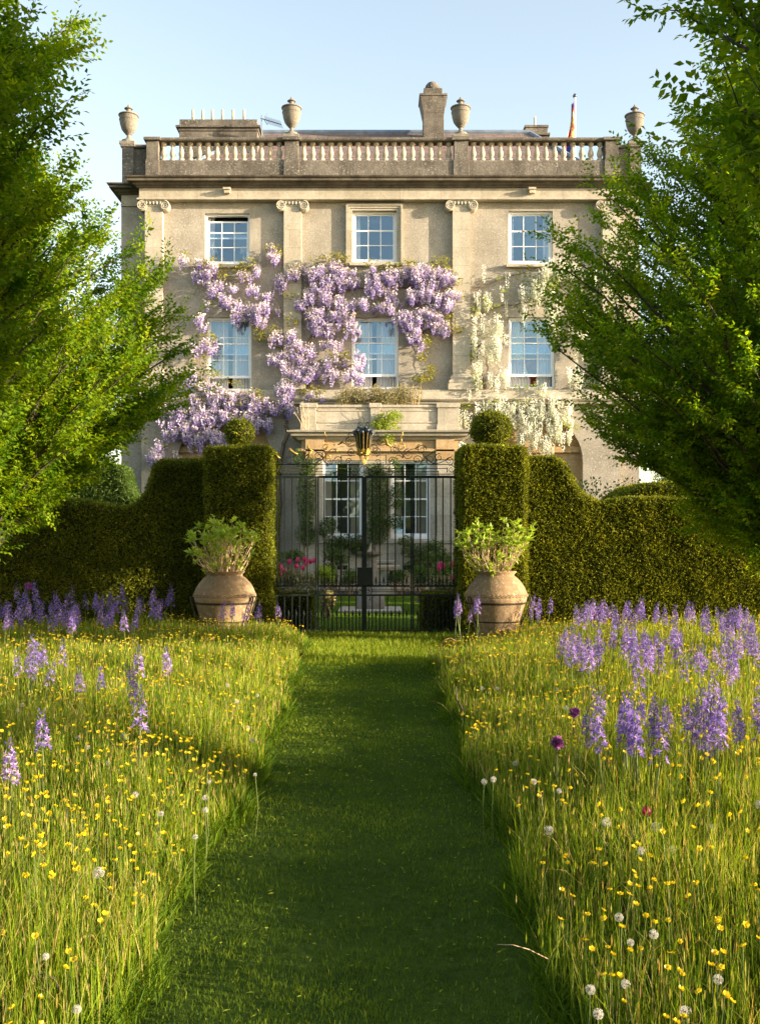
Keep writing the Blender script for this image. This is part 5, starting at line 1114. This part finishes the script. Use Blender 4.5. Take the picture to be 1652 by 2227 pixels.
for px, py in ((485, 1338), (515, 1325), (535, 1345), (545, 1320), (560, 1330), (500, 1350), (610, 1345), (540, 1365), (475, 1345)): camassia(px, py, 'violet camassia in front of the pot beside the dark hedge', 'camassias before the left pot', y=random.uniform(15.4, 16.1))
for px, py in ((988, 1320), (1005, 1320), (1014, 1312), (1036, 1325), (1046, 1335), (1000, 1330)): camassia(px, py, 'pale sunlit lilac camassia on the gate side of the pot by the sunlit hedge', 'camassias on the gate side of the right pot', y=random.uniform(15.9, 16.2))
for px, py in ((1155, 1315), (1170, 1310), (1185, 1312), (1178, 1325), (1165, 1330), (1150, 1345), (1172, 1350), (1110, 1330), (1125, 1345), (1090, 1355)): camassia(px, py, 'pale lilac camassia between the right pot and the sunlit hedge', 'camassias on the hedge side of the right pot', y=random.uniform(16.4, 16.9))
drift(76, [(1270, 1370, 1320, 1350), (1310, 1420, 1315, 1350), (1400, 1500, 1315, 1350), (1500, 1652, 1330, 1370), (1260, 1300, 1325, 1350), (1560, 1650, 1335, 1380)], 'violet camassia in the far drift along the sunlit hedge', 'camassias along the sunlit hedge')
drift(66, [(1195, 1300, 1380, 1440), (1195, 1280, 1400, 1450), (1300, 1420, 1380, 1430), (1360, 1480, 1385, 1420), (1420, 1600, 1370, 1450), (1430, 1640, 1400, 1470), (1380, 1450, 1400, 1470), (1500, 1652, 1380, 1440)], 'violet camassia in the broad middle drift of the right meadow', 'camassias in the middle of the right meadow')
for px, py in ((1330, 1520), (1352, 1560), (1375, 1545), (1362, 1590), (1372, 1600), (1402, 1555), (1390, 1600), (1285, 1530), (1270, 1580), (1315, 1590), (1410, 1605), (1480, 1560), (1500, 1555), (1552, 1515), (1545, 1545), (1530, 1590), (1550, 1600), (1570, 1590), (1605, 1560), (1600, 1545), (1640, 1530), (1555, 1580), (1340, 1535), (1368, 1575), (1382, 1590), (1358, 1600), (1548, 1530), (1560, 1560), (1536, 1570), (1612, 1575), (1490, 1580), (1420, 1580), (1585, 1540), (1630, 1560)): camassia(px, py, 'large lilac camassia in the nearest clumps of the right meadow', 'nearest camassias of the right meadow')
# ---------------------------------------------------------------- buttercups
def buttercup_geo(h, seed):
    r = np.random.default_rng(seed); nb = NB(); lx, ly = .06 * h * r.normal(), .06 * h * r.normal()
    pts = np.array([[[0, 0, 0], [lx * .3, ly * .3, h * .5], [lx, ly, h]]]); V, q = tubes(pts, np.array([[.0014, .0013, .001]]), 3); nb.add(V, q, 1, .5)
    b = np.arange(5) * 1.2566 + r.random(); up = .7 + 1.0 * r.random(); tl = .35 * r.normal(size=2); ax = norm(np.array([tl[0], tl[1], 1.]))
    s1 = norm(np.cross(ax, [0, 1, 0.])); s2 = np.cross(s1, ax); d = np.cos(b)[:, None] * s1 + np.sin(b)[:, None] * s2 + up * ax
    V, f = leaves(np.tile(pts[0, 2], (5, 1)), d, np.tile(ax, (5, 1)), .0155, .0098, -.3); nb.add(V, f, 0, np.repeat(r.random(5), 4))
    return nb
BUT = [None] * 10
bp = np.concatenate([np.concatenate([scatter(s, 1900, 2.6, 16.8, .35), scatter(s, 850, 2.6, 8.5, .6)]) for s in (-1, 1)]); bp = bp[rng.random(len(bp)) < np.clip(.62 + .42 * np.sin(bp[:, 0] * 2.3 + 1.7 * np.sin(bp[:, 1] * 1.1)) * np.cos(bp[:, 1] * 1.6 + bp[:, 0]), .12, 1)]; d2 = np.where((bp[:, 0] * 1.0 > .385 * bp[:, 1]) | (bp[:, 0] < -.385 * bp[:, 1]), 99, bp[:, 1]); order = np.argsort(d2)
far = NB()
for rank, i in enumerate(order):
    x, y = bp[i]; h = float(height_at(np.array([x]), np.array([y]))[0]) * random.uniform(1.0, 1.28) + .04
    if rank < 298:
        k = random.randrange(10); lab, g = ('small yellow buttercup rising from the grass left of the path', 'buttercups left of the path') if x < 0 else ('small yellow buttercup rising from the grass right of the path', 'buttercups right of the path')
        if BUT[k] is None: o = buttercup_geo(.4, 40 + k).build('buttercup', [M['butter'], M['stem']], None); BUT[k] = o.data
        else: o = link('buttercup', BUT[k], [M['butter'], M['stem']])
        s = random.uniform(.8, 1.2); o.location = (x, y, 0); o.scale = (s, s, h / .4); o.rotation_euler = (0, 0, random.uniform(0, 6.28)); tag(o, lab, 'flower', g)
    else:
        g_ = buttercup_geo(h, 1000 + rank); sc_ = 1.05 + .03 * max(0, y - 8)
        for V, tt in zip(g_.V, g_.T): pass
        off = 0
        Vall = np.concatenate(g_.V); c = Vall[len(g_.V[0]):].mean(0); Vall[len(g_.V[0]):] = c + (Vall[len(g_.V[0]):] - c) * sc_
        T_ = np.concatenate(g_.T); n0 = len(g_.V[0]); far.add(Vall[:n0] + [x, y, 0], g_.G[0][0], 1, T_[:n0]); far.add(Vall[n0:] + [x, y, 0], g_.G[1][0] - n0, 0, T_[n0:])
tag(far.build('buttercup_drift', [M['butter'], M['stem']]), 'small yellow buttercups scattered through the farther meadow grass', None, None, 'stuff')
# ---------------------------------------------------------------- dandelion clocks
def clock_geo(seed):
    r = np.random.default_rng(seed); st, dn, co = NB(), NB(), NB()
    pts = np.array([[[0, 0, 0], [.01 * r.normal(), .01 * r.normal(), .5], [0, 0, 1.0]]]); V, q = tubes(pts, np.array([[.0028, .0025, .0022]]), 5); st.add(V, q, 0, .7)
    n = 80; d = unit_rand(n) if seed % 3 else norm(unit_rand(n) + np.array([.5, 0, .4])); R = .026
    V, f = leaves(d * .004, d, unit_rand(n), R * .8, .0005); dn.add(V, f, 0, .3)
    for k in range(4):
        e = norm(np.cross(d, unit_rand(n))); V, f = leaves(d * R * .78, e + .35 * d, d, .0085, .0008); dn.add(V, f, 0, .3 + .6 * rng.random())
    V = d[:40] * .005; 
    mb = [(.0065 * math.cos(b) * math.cos(a), .0065 * math.cos(b) * math.sin(a), .0065 * math.sin(b)) for b in np.linspace(-1.5, 1.5, 6) for a in np.linspace(0, 6.28, 9)[:-1]]
    co.add(np.array(mb), np.array([(j * 8 + i, j * 8 + (i + 1) % 8, j * 8 + 8 + (i + 1) % 8, j * 8 + 8 + i) for j in range(5) for i in range(8)]), 0, .5)
    return st, dn, co
CLK = []
def clock(px, py, r_px=12, lab=None, grp=None):
    h = random.uniform(.30, .38); y = (H - h) * F / (py - YH); t = tag(empty('dandelion_clock', (X(px, y), y, 0)), lab, 'dandelion', grp)
    if len(CLK) < 5:
        g = clock_geo(len(CLK) + 1); o = [g[0].build('stem', M['stem'], t, world=False), g[1].build('seed_down', M['clock'], t, world=False), g[2].build('seed_core', M['seedcore'], t, world=False)]; CLK.append([q.data for q in o])
    else:
        k = random.choice(CLK); o = [link(nm, me, M[mt], t, world=False) for nm, me, mt in zip(('stem', 'seed_down', 'seed_core'), k, ('stem', 'clock', 'seedcore'))]
    o[0].scale = (1, 1, h); s = r_px * .86 * y / F / .027
    for q in o[1:]: q.location = (0, 0, h); q.scale = (s, s, s); q.rotation_euler = (random.uniform(-.3, .3), random.uniform(-.3, .3), random.uniform(0, 6))
clock(215, 1898, 17, 'large round white dandelion clock standing alone low in the left meadow'); clock(295, 1728, 10, 'white dandelion clock above a buttercup in the middle of the left meadow'); clock(1192, 1806, 14, 'white dandelion clock on a dark withered stalk at the right path edge')
clock(1420, 2032, 14, 'white dandelion clock leaning over buttercups low in the right meadow'); clock(1283, 2152, 15, 'half blown dandelion clock nearest the mown path at bottom right'); clock(1300, 2205, 16, 'dandelion clock right under the half blown one near the path'); clock(1490, 2200, 17, 'big dandelion clock at the very bottom of the right meadow'); clock(1360, 2140, 14, 'thin dandelion clock touching a buttercup at bottom right')
for px, py, r in ((350, 1770, 9), (425, 1820, 8), (447, 1735, 9), (447, 1762, 9), (270, 1600, 9), (320, 1590, 7), (275, 1605, 8), (170, 1605, 8), (190, 1625, 8), (50, 1533, 7), (38, 1545, 6), (515, 1525, 7), (495, 1490, 6), (550, 1610, 7), (555, 1685, 6), (540, 1583, 6), (560, 1512, 5), (100, 2080, 11), (168, 2195, 13), (455, 1700, 6), (235, 1660, 8)): clock(px, py, r, 'white dandelion clock in the grass left of the path', 'dandelion clocks left of the path')
for px, py, r in ((1318, 1788, 14), (1425, 1798, 14), (1545, 1800, 12), (1345, 1995, 13), (1392, 1850, 12), (1460, 1848, 12), (1580, 1508, 8), (1400, 1632, 11), (1160, 1700, 9), (1072, 1695, 9), (1052, 1700, 9), (1048, 1497, 6), (1080, 1497, 6), (1230, 1540, 8), (1120, 1660, 8), (1255, 1645, 8), (1600, 1690, 9), (1210, 1500, 6), (1650, 1750, 13), (1560, 2130, 15), (1370, 2050, 11), (1215, 1720, 8)): clock(px, py, r, 'white dandelion clock in the grass right of the path', 'dandelion clocks right of the path')
# odd flowers
def gpos(px, py, z): y = (H - z) * F / (py - YH); return X(px, y), y
x, y = gpos(1405, 1768, .42); tulip(x, y, .40, 'single dark red tulip like flower in the right meadow', None, 'dark_tulip', .5)
def globe(px, py, y, h, lab, r):
    t = tag(empty('purple_allium', (X(px, y), y, 0)), lab, 'flower'); mb = MB(); mb.tube([(X(px, y), y, 0), (X(px, y) + .01, y, h)], .006, 5); mb.build('stem', M['stem'], t); nb = NB(); leafball(nb, (X(px, y) + .01, y, h), (r, r, r), 260, .028, 0, .6, shell=.3); nb.build('blossom', M['wine'], t)
M['wine'] = foliage('wine_petal', [(0, (.22, .05, .22)), (1, (.42, .14, .38))], (1.1, .9, 1.1), .3, .6)
globe(62, 1276, 17.0, .93, 'round wine purple allium head above the camassias by the dark hedge', .06); globe(1207, 1606, 5.9, .55, 'wine purple flower head beside the path side buttercups of the right meadow', .015); globe(1245, 1553, 7.2, .50, 'dark purple drooping flower above the right meadow near the path', .016); globe(1290, 1336, 16.6, .47, 'rosy flower head among camassias by the sunlit hedge', .05)
def bent(pts, r, mat, lab):
    mb = MB(); mb.tube(pts, r, 6); tag(mb.build('withered_stalk', M[mat], None, smooth=True), lab, 'stalk')
def gp_(px, py, y): return P(px, py, y)
bent([gp_(140, 2190, 3.9), gp_(150, 2110, 3.9), gp_(165, 2060, 3.92), gp_(180, 2037, 3.95), gp_(200, 2034, 3.97), gp_(214, 2050, 4.0)], [.008, .008, .008, .007, .006, .004], 'dry', 'orange withered stalk bent over at bottom left'); bent([gp_(28, 2240, 3.5), gp_(45, 2190, 3.5), gp_(62, 2140, 3.5), gp_(92, 2120, 3.52), gp_(118, 2128, 3.55), gp_(135, 2165, 3.57), gp_(145, 2185, 3.57)], [.009, .009, .008, .007, .006, .005, .004], 'dead', 'dark withered stalk arching in the bottom left corner')
bent([gp_(1182, 1880, 5.2), gp_(1190, 1850, 5.2), gp_(1192, 1815, 5.2)], [.006, .008, .006], 'dead', 'dark withered stalk below a dandelion clock at the right path edge'); bent([gp_(1012, 1575, 8.8), gp_(1004, 1540, 8.8), gp_(992, 1520, 8.8), gp_(990, 1493, 8.8)], [.008, .01, .01, .008], 'dead', 'dark withered stalk at the path edge below the right pot')
bent([gp_(1442, 1830 / 1.0, 6.0), gp_(1442, 1810, 6.0)], [.003, .002], 'dry', 'thin dry stalk between dandelion clocks') if False else None
bent([gp_(958, 1402, 16.0), gp_(968, 1390, 16.0), gp_(980, 1388, 16.0), gp_(992, 1395, 16.0)], [.01, .012, .01, .006], 'dry', 'orange dry stalk arching at the lawn edge below the gate'); bent([gp_(1080, 2054, 3.6), gp_(1115, 2055, 3.6), gp_(1150, 2065, 3.62), gp_(1190, 2085, 3.65)], [.001, .0013, .0016, .002], 'twig', 'thin pale stalk reaching over the path at bottom right')
# ================================================================ HORNBEAMS
def tree_mesh(seed, env, Ht, nbr, nsh, nsp, trunk_r, leafL=.075, fork=1.15):
    """env: [(z, radius)]. Returns crown NB (leaves) and wood NB"""
    r = np.random.default_rng(seed); ez, er = np.array(env).T
    W = NB(); C = NB()
    tz = np.linspace(0, Ht * .9, 14); tp = np.stack([.10 * np.sin(tz * .8 + seed), .10 * np.cos(tz * .7 + seed) - .1, tz], 1); tp[0, :2] = 0
    V, q = tubes(tp[None], (trunk_r * (1 - tz / (Ht * .95)) ** .8 + .012)[None], 9); W.add(V, q, 0, .5)
    ze = ez[0] + (ez[-1] - ez[0]) * (np.arange(nbr) + .5) / nbr; wgt = np.interp(ze, ez, er); cdf = np.cumsum(wgt + .25); ze = np.interp((np.arange(nbr) + r.random(nbr)) / nbr, cdf / cdf[-1], ze)
    az = np.arange(nbr) * 2.39996 + .5 * r.normal(size=nbr); re = np.interp(ze, ez, er) * (.86 + .22 * r.random(nbr)) * (1 + .10 * np.sin(3 * az + ze * 1.7) + .06 * np.sin(7 * az - ze * 3))
    zs = np.clip(ze - (1.05 + .35 * r.random(nbr)) * re - .25, fork + .5 * r.random(nbr), None); zs = np.minimum(zs, ze - .15)
    bx = np.interp(zs, tz, tp[:, 0]); by = np.interp(zs, tz, tp[:, 1]); M_ = 9; t = np.linspace(0, 1, M_)
    e = np.stack([re * np.cos(az), re * np.sin(az), ze], 1); s = np.stack([bx, by, zs], 1); mid = s + (e - s) * np.array([.42, .42, .62]) + .12 * r.normal(size=(nbr, 3))
    B = (1 - t)[None, :, None] ** 2 * s[:, None] + 2 * (t * (1 - t))[None, :, None] * mid[:, None] + (t ** 2)[None, :, None] * e[:, None]
    B[:, 1:-1] += .025 * r.normal(size=(nbr, M_ - 2, 3))
    R0 = .012 + .0085 * np.linalg.norm(e - s, axis=1); V, q = tubes(B, R0[:, None] * (1 - .85 * t)[None], 5); W.add(V, q, 0, .5)
    # shoots off every branch
    nS = nbr * nsh; bi = np.repeat(np.arange(nbr), nsh); u = np.tile(np.linspace(.30, 1.0, nsh), nbr) + .03 * r.normal(size=nS); u = np.clip(u, .2, 1)
    fi = u * (M_ - 1); i0 = np.clip(fi.astype(int), 0, M_ - 2); fr = (fi - i0)[:, None]; p0 = B[bi, i0] * (1 - fr) + B[bi, i0 + 1] * fr; tg = norm(B[bi, i0 + 1] - B[bi, i0])
    side = norm(np.cross(tg, np.array([0, 0, 1.])) * np.where(np.tile(np.arange(nsh), nbr) % 2, 1, -1)[:, None] + .75 * r.normal(size=(nS, 3)) * np.array([1, 1, .6]))
    dirs = norm(tg * (.55 + .5 * u[:, None]) + side * (.95 - .45 * u[:, None]) + np.array([0, 0, .18])); L = (.30 + .50 * r.random(nS)) * (1.15 - .45 * u) * (.55 + .45 * np.minimum(1, re[bi] / 1.4))
    L = np.where(np.tile(np.arange(nsh), nbr) == nsh - 1, L * 1.35, L)
    mid = p0 + dirs * (L * .55)[:, None] + .02 * r.normal(size=(nS, 3)); end = p0 + dirs * L[:, None] + np.array([0, 0, -.05]) * L[:, None]
    V, q = tubes(np.stack([p0, mid, end], 1), np.tile([.005, .0035, .0015], (nS, 1)), 3); W.add(V, q, 0, .5)
    # flat leafy sprays along the shoots
    si = np.repeat(np.arange(nS), nsp); v = np.tile((np.arange(nsp) + .6) / nsp, nS); o = p0[si] * (1 - v)[:, None] + end[si] * v[:, None]; nP = len(si)
    d = norm(dirs[si] + .65 * r.normal(size=(nP, 3)) * np.array([1, 1, .45])); pn = norm(np.array([0, 0, 1.]) + .52 * r.normal(size=(nP, 3))); sd = norm(np.cross(d, pn)); pn = np.cross(sd, d)
    sl = .16 + .12 * r.random(nP); k = 8; j = np.arange(k); tt = (j + .5) / k; sg = np.where(j % 2, 1, -1)
    pos = o[:, None] + d[:, None] * (sl[:, None] * tt)[..., None]
    ld = d[:, None] * (.55 + .5 * (j == k - 1))[None, :, None] + sd[:, None] * (sg * (.85 - .7 * (j == k - 1)))[None, :, None] + np.array([0, 0, -.18]) + .22 * r.normal(size=(nP, k, 3))
    ln = pn[:, None] + .50 * r.normal(size=(nP, k, 3)); n = nP * k; Ls = leafL * (.7 + .5 * r.random((nP, k))) * (1 - .25 * tt)[None]
    V, f = leaves(pos.reshape(n, 3), ld.reshape(n, 3), ln.reshape(n, 3), Ls.ravel(), Ls.ravel() * .27, .22)
    tint = np.repeat(np.clip(.42 + .18 * r.normal(size=nP) + .10 * r.normal(size=nbr)[bi][si], 0, 1), k) + .12 * r.normal(size=n); C.add(V, f, 0, np.repeat(np.clip(tint, 0, 1), 4))
    return C, W
EN_FAR = [(1.6, .55), (2.15, 1.2), (2.75, 1.85), (3.3, 2.35), (4.2, 2.7), (5.2, 2.45), (6.0, 1.95), (6.8, 1.25), (7.6, .35)]
EN_NEAR = [(2.0, .6), (2.7, 1.3), (3.5, 1.75), (4.6, 1.95), (6.2, 2.0), (7.4, 1.7), (8.6, 1.1), (9.6, .3)]
EN_LOW = [(2.15, .8), (2.6, 1.6), (3.0, 2.15), (3.5, 2.6), (4.2, 2.7), (5.0, 2.25), (5.6, 1.65), (6.2, 1.0), (6.9, .3)]
TM = {}
def tree(kind, x, y, rz, s, lab, grp='hornbeam trees lining the mown path', name='hornbeam_tree'):
    t = tag(empty(name, (x, y, 0), rz), lab, 'tree', grp); t.scale = (s, s, s)
    if kind not in TM:
        C, W = tree_mesh(27, EN_LOW, 7.4, 270, 16, 9, .14, .072) if kind == 'low' else tree_mesh(21, EN_FAR, 8.0, 270, 16, 9, .14, .072) if kind == 'far' else tree_mesh(51, [(3.5, .8), (4.2, 1.6), (5.0, 2.0), (6.5, 2.0), (8.0, 1.4), (9.3, .3)], 9.8, 200, 14, 5, .16, .09, 2.6) if kind == 'high' else tree_mesh(34, EN_NEAR, 10.0, 360, 16, 8, .16, .074)
        a = W.build('trunk', M['bark'], t, smooth=True, world=False); b = C.build('crown', M['hornbeam'], t, world=False); TM[kind] = (a.data, b.data)
    else: link('trunk', TM[kind][0], M['bark'], t, world=False); link('crown', TM[kind][1], M['hornbeam'], t, world=False)
tree('near', -5.05, 8.7, 2.0, 1.0, 'nearest hornbeam on the left, dark crown cut by the edge of the picture'); tree('low', -5.25, 12.6, .4, 0.99, 'bright sunlit hornbeam in front of the dark hedge and house corner')
tree('near', 4.2, 5.8, .9, 1.05, 'nearest hornbeam on the right, tall dark crown cut by the edge of the picture'); tree('far', 5.15, 12.8, 1.3, 1.02, 'wide spreading hornbeam with many rising branches before the sunlit hedge')
for y, rz in ((1.0, 4.4), (-3.6, 1.7)): tree('near', 4.95, y, rz, 1.0, 'hornbeam of the right row standing out of the picture beside the camera')
for y, rz in ((11.3, 2.2), (4.0, 5.1)): tree('high', 10.3, y, rz, 1.0, 'added hornbeam out of view beyond the right trees, shading them')  # unseen trees added as shade casters, crowns kept high for the low sun
for x, y, s, rz, lab in ((10.8, 29.8, .86, 1, 'leafy garden tree beyond the sunlit hedge, nearest the house'), (9.6, 26, .8, 2.2, 'low leafy garden tree close behind the sunlit hedge'), (15.5, 28, 1.0, .3, 'leafy garden tree far beyond the sunlit hedge at the picture edge'), (-11, 29, .85, 2.5, 'leafy garden tree beyond the dark hedge beside the house'), (-14, 34, 1.0, 4, 'tall leafy garden tree far left beyond the house corner'), (-9, 24, .62, 5, 'low leafy garden tree close behind the dark hedge')): tree('low', x, y, rz, s, lab, 'garden trees beyond the hedges', 'garden_tree')

for x, y, s, rz in ((-7, -26, 1.5, 1.2), (.5, -30, 1.6, 3), (8, -27, 1.45, 5)): tree('far', x, y, rz, s, 'leafy tree of the park behind the camera, mirrored dimly in the bay windows', 'park trees behind the camera', 'park_tree')
# ================================================================ LIGHT, SKY, CAMERA
EL, AZ = math.radians(10.5), math.radians(15.0)         # sun low on the right, a little towards the camera
sv = Vector((math.cos(EL) * math.cos(AZ), -math.cos(EL) * math.sin(AZ), math.sin(EL)))
L = bpy.data.lights.new('sun', 'SUN'); L.energy = 5.0; L.angle = math.radians(.5); L.color = (1.0, .83, .60); lo = bpy.data.objects.new('sun', L); COL.objects.link(lo); lo.rotation_euler = sv.to_track_quat('Z', 'Y').to_euler(); lo.location = (30, -10, 20)
w = bpy.data.worlds.new('World'); SC.world = w; w.use_nodes = True; wn = w.node_tree; wn.nodes.clear()
sk = wn.nodes.new('ShaderNodeTexSky'); sk.sky_type = 'NISHITA'; sk.sun_disc = False; sk.sun_elevation = EL; sk.sun_rotation = math.radians(90) + AZ; sk.air_density = 1.0; sk.dust_density = 1.2; sk.ozone_density = 0.0; sk.altitude = 50
bg = wn.nodes.new('ShaderNodeBackground'); bg.inputs[1].default_value = .13; wo = wn.nodes.new('ShaderNodeOutputWorld'); hs = wn.nodes.new('ShaderNodeHueSaturation'); hs.inputs['Saturation'].default_value = .80; hs.inputs['Value'].default_value = 1.12; wn.links.new(sk.outputs[0], hs.inputs['Color']); wn.links.new(hs.outputs[0], bg.inputs[0]); wn.links.new(bg.outputs[0], wo.inputs[0])
cd = bpy.data.cameras.new('camera'); cam = bpy.data.objects.new('camera', cd); COL.objects.link(cam); cam.location = (0, 0, H); cam.rotation_euler = (math.radians(90), 0, 0)
cd.sensor_fit = 'VERTICAL'; cd.sensor_height = 36; cd.sensor_width = 26.7; cd.lens = 36 * F / 2227; cd.shift_y = (YH - 1113.5) / 2227; cd.clip_end = 2000; SC.camera = cam
vs = SC.view_settings; vs.view_transform = 'Standard'; vs.look = 'None'; vs.exposure = 1.7; vs.gamma = 1; vs.use_curve_mapping = False
SC.cycles.max_bounces = 8; SC.cycles.transparent_max_bounces = 12; SC.cycles.transmission_bounces = 4
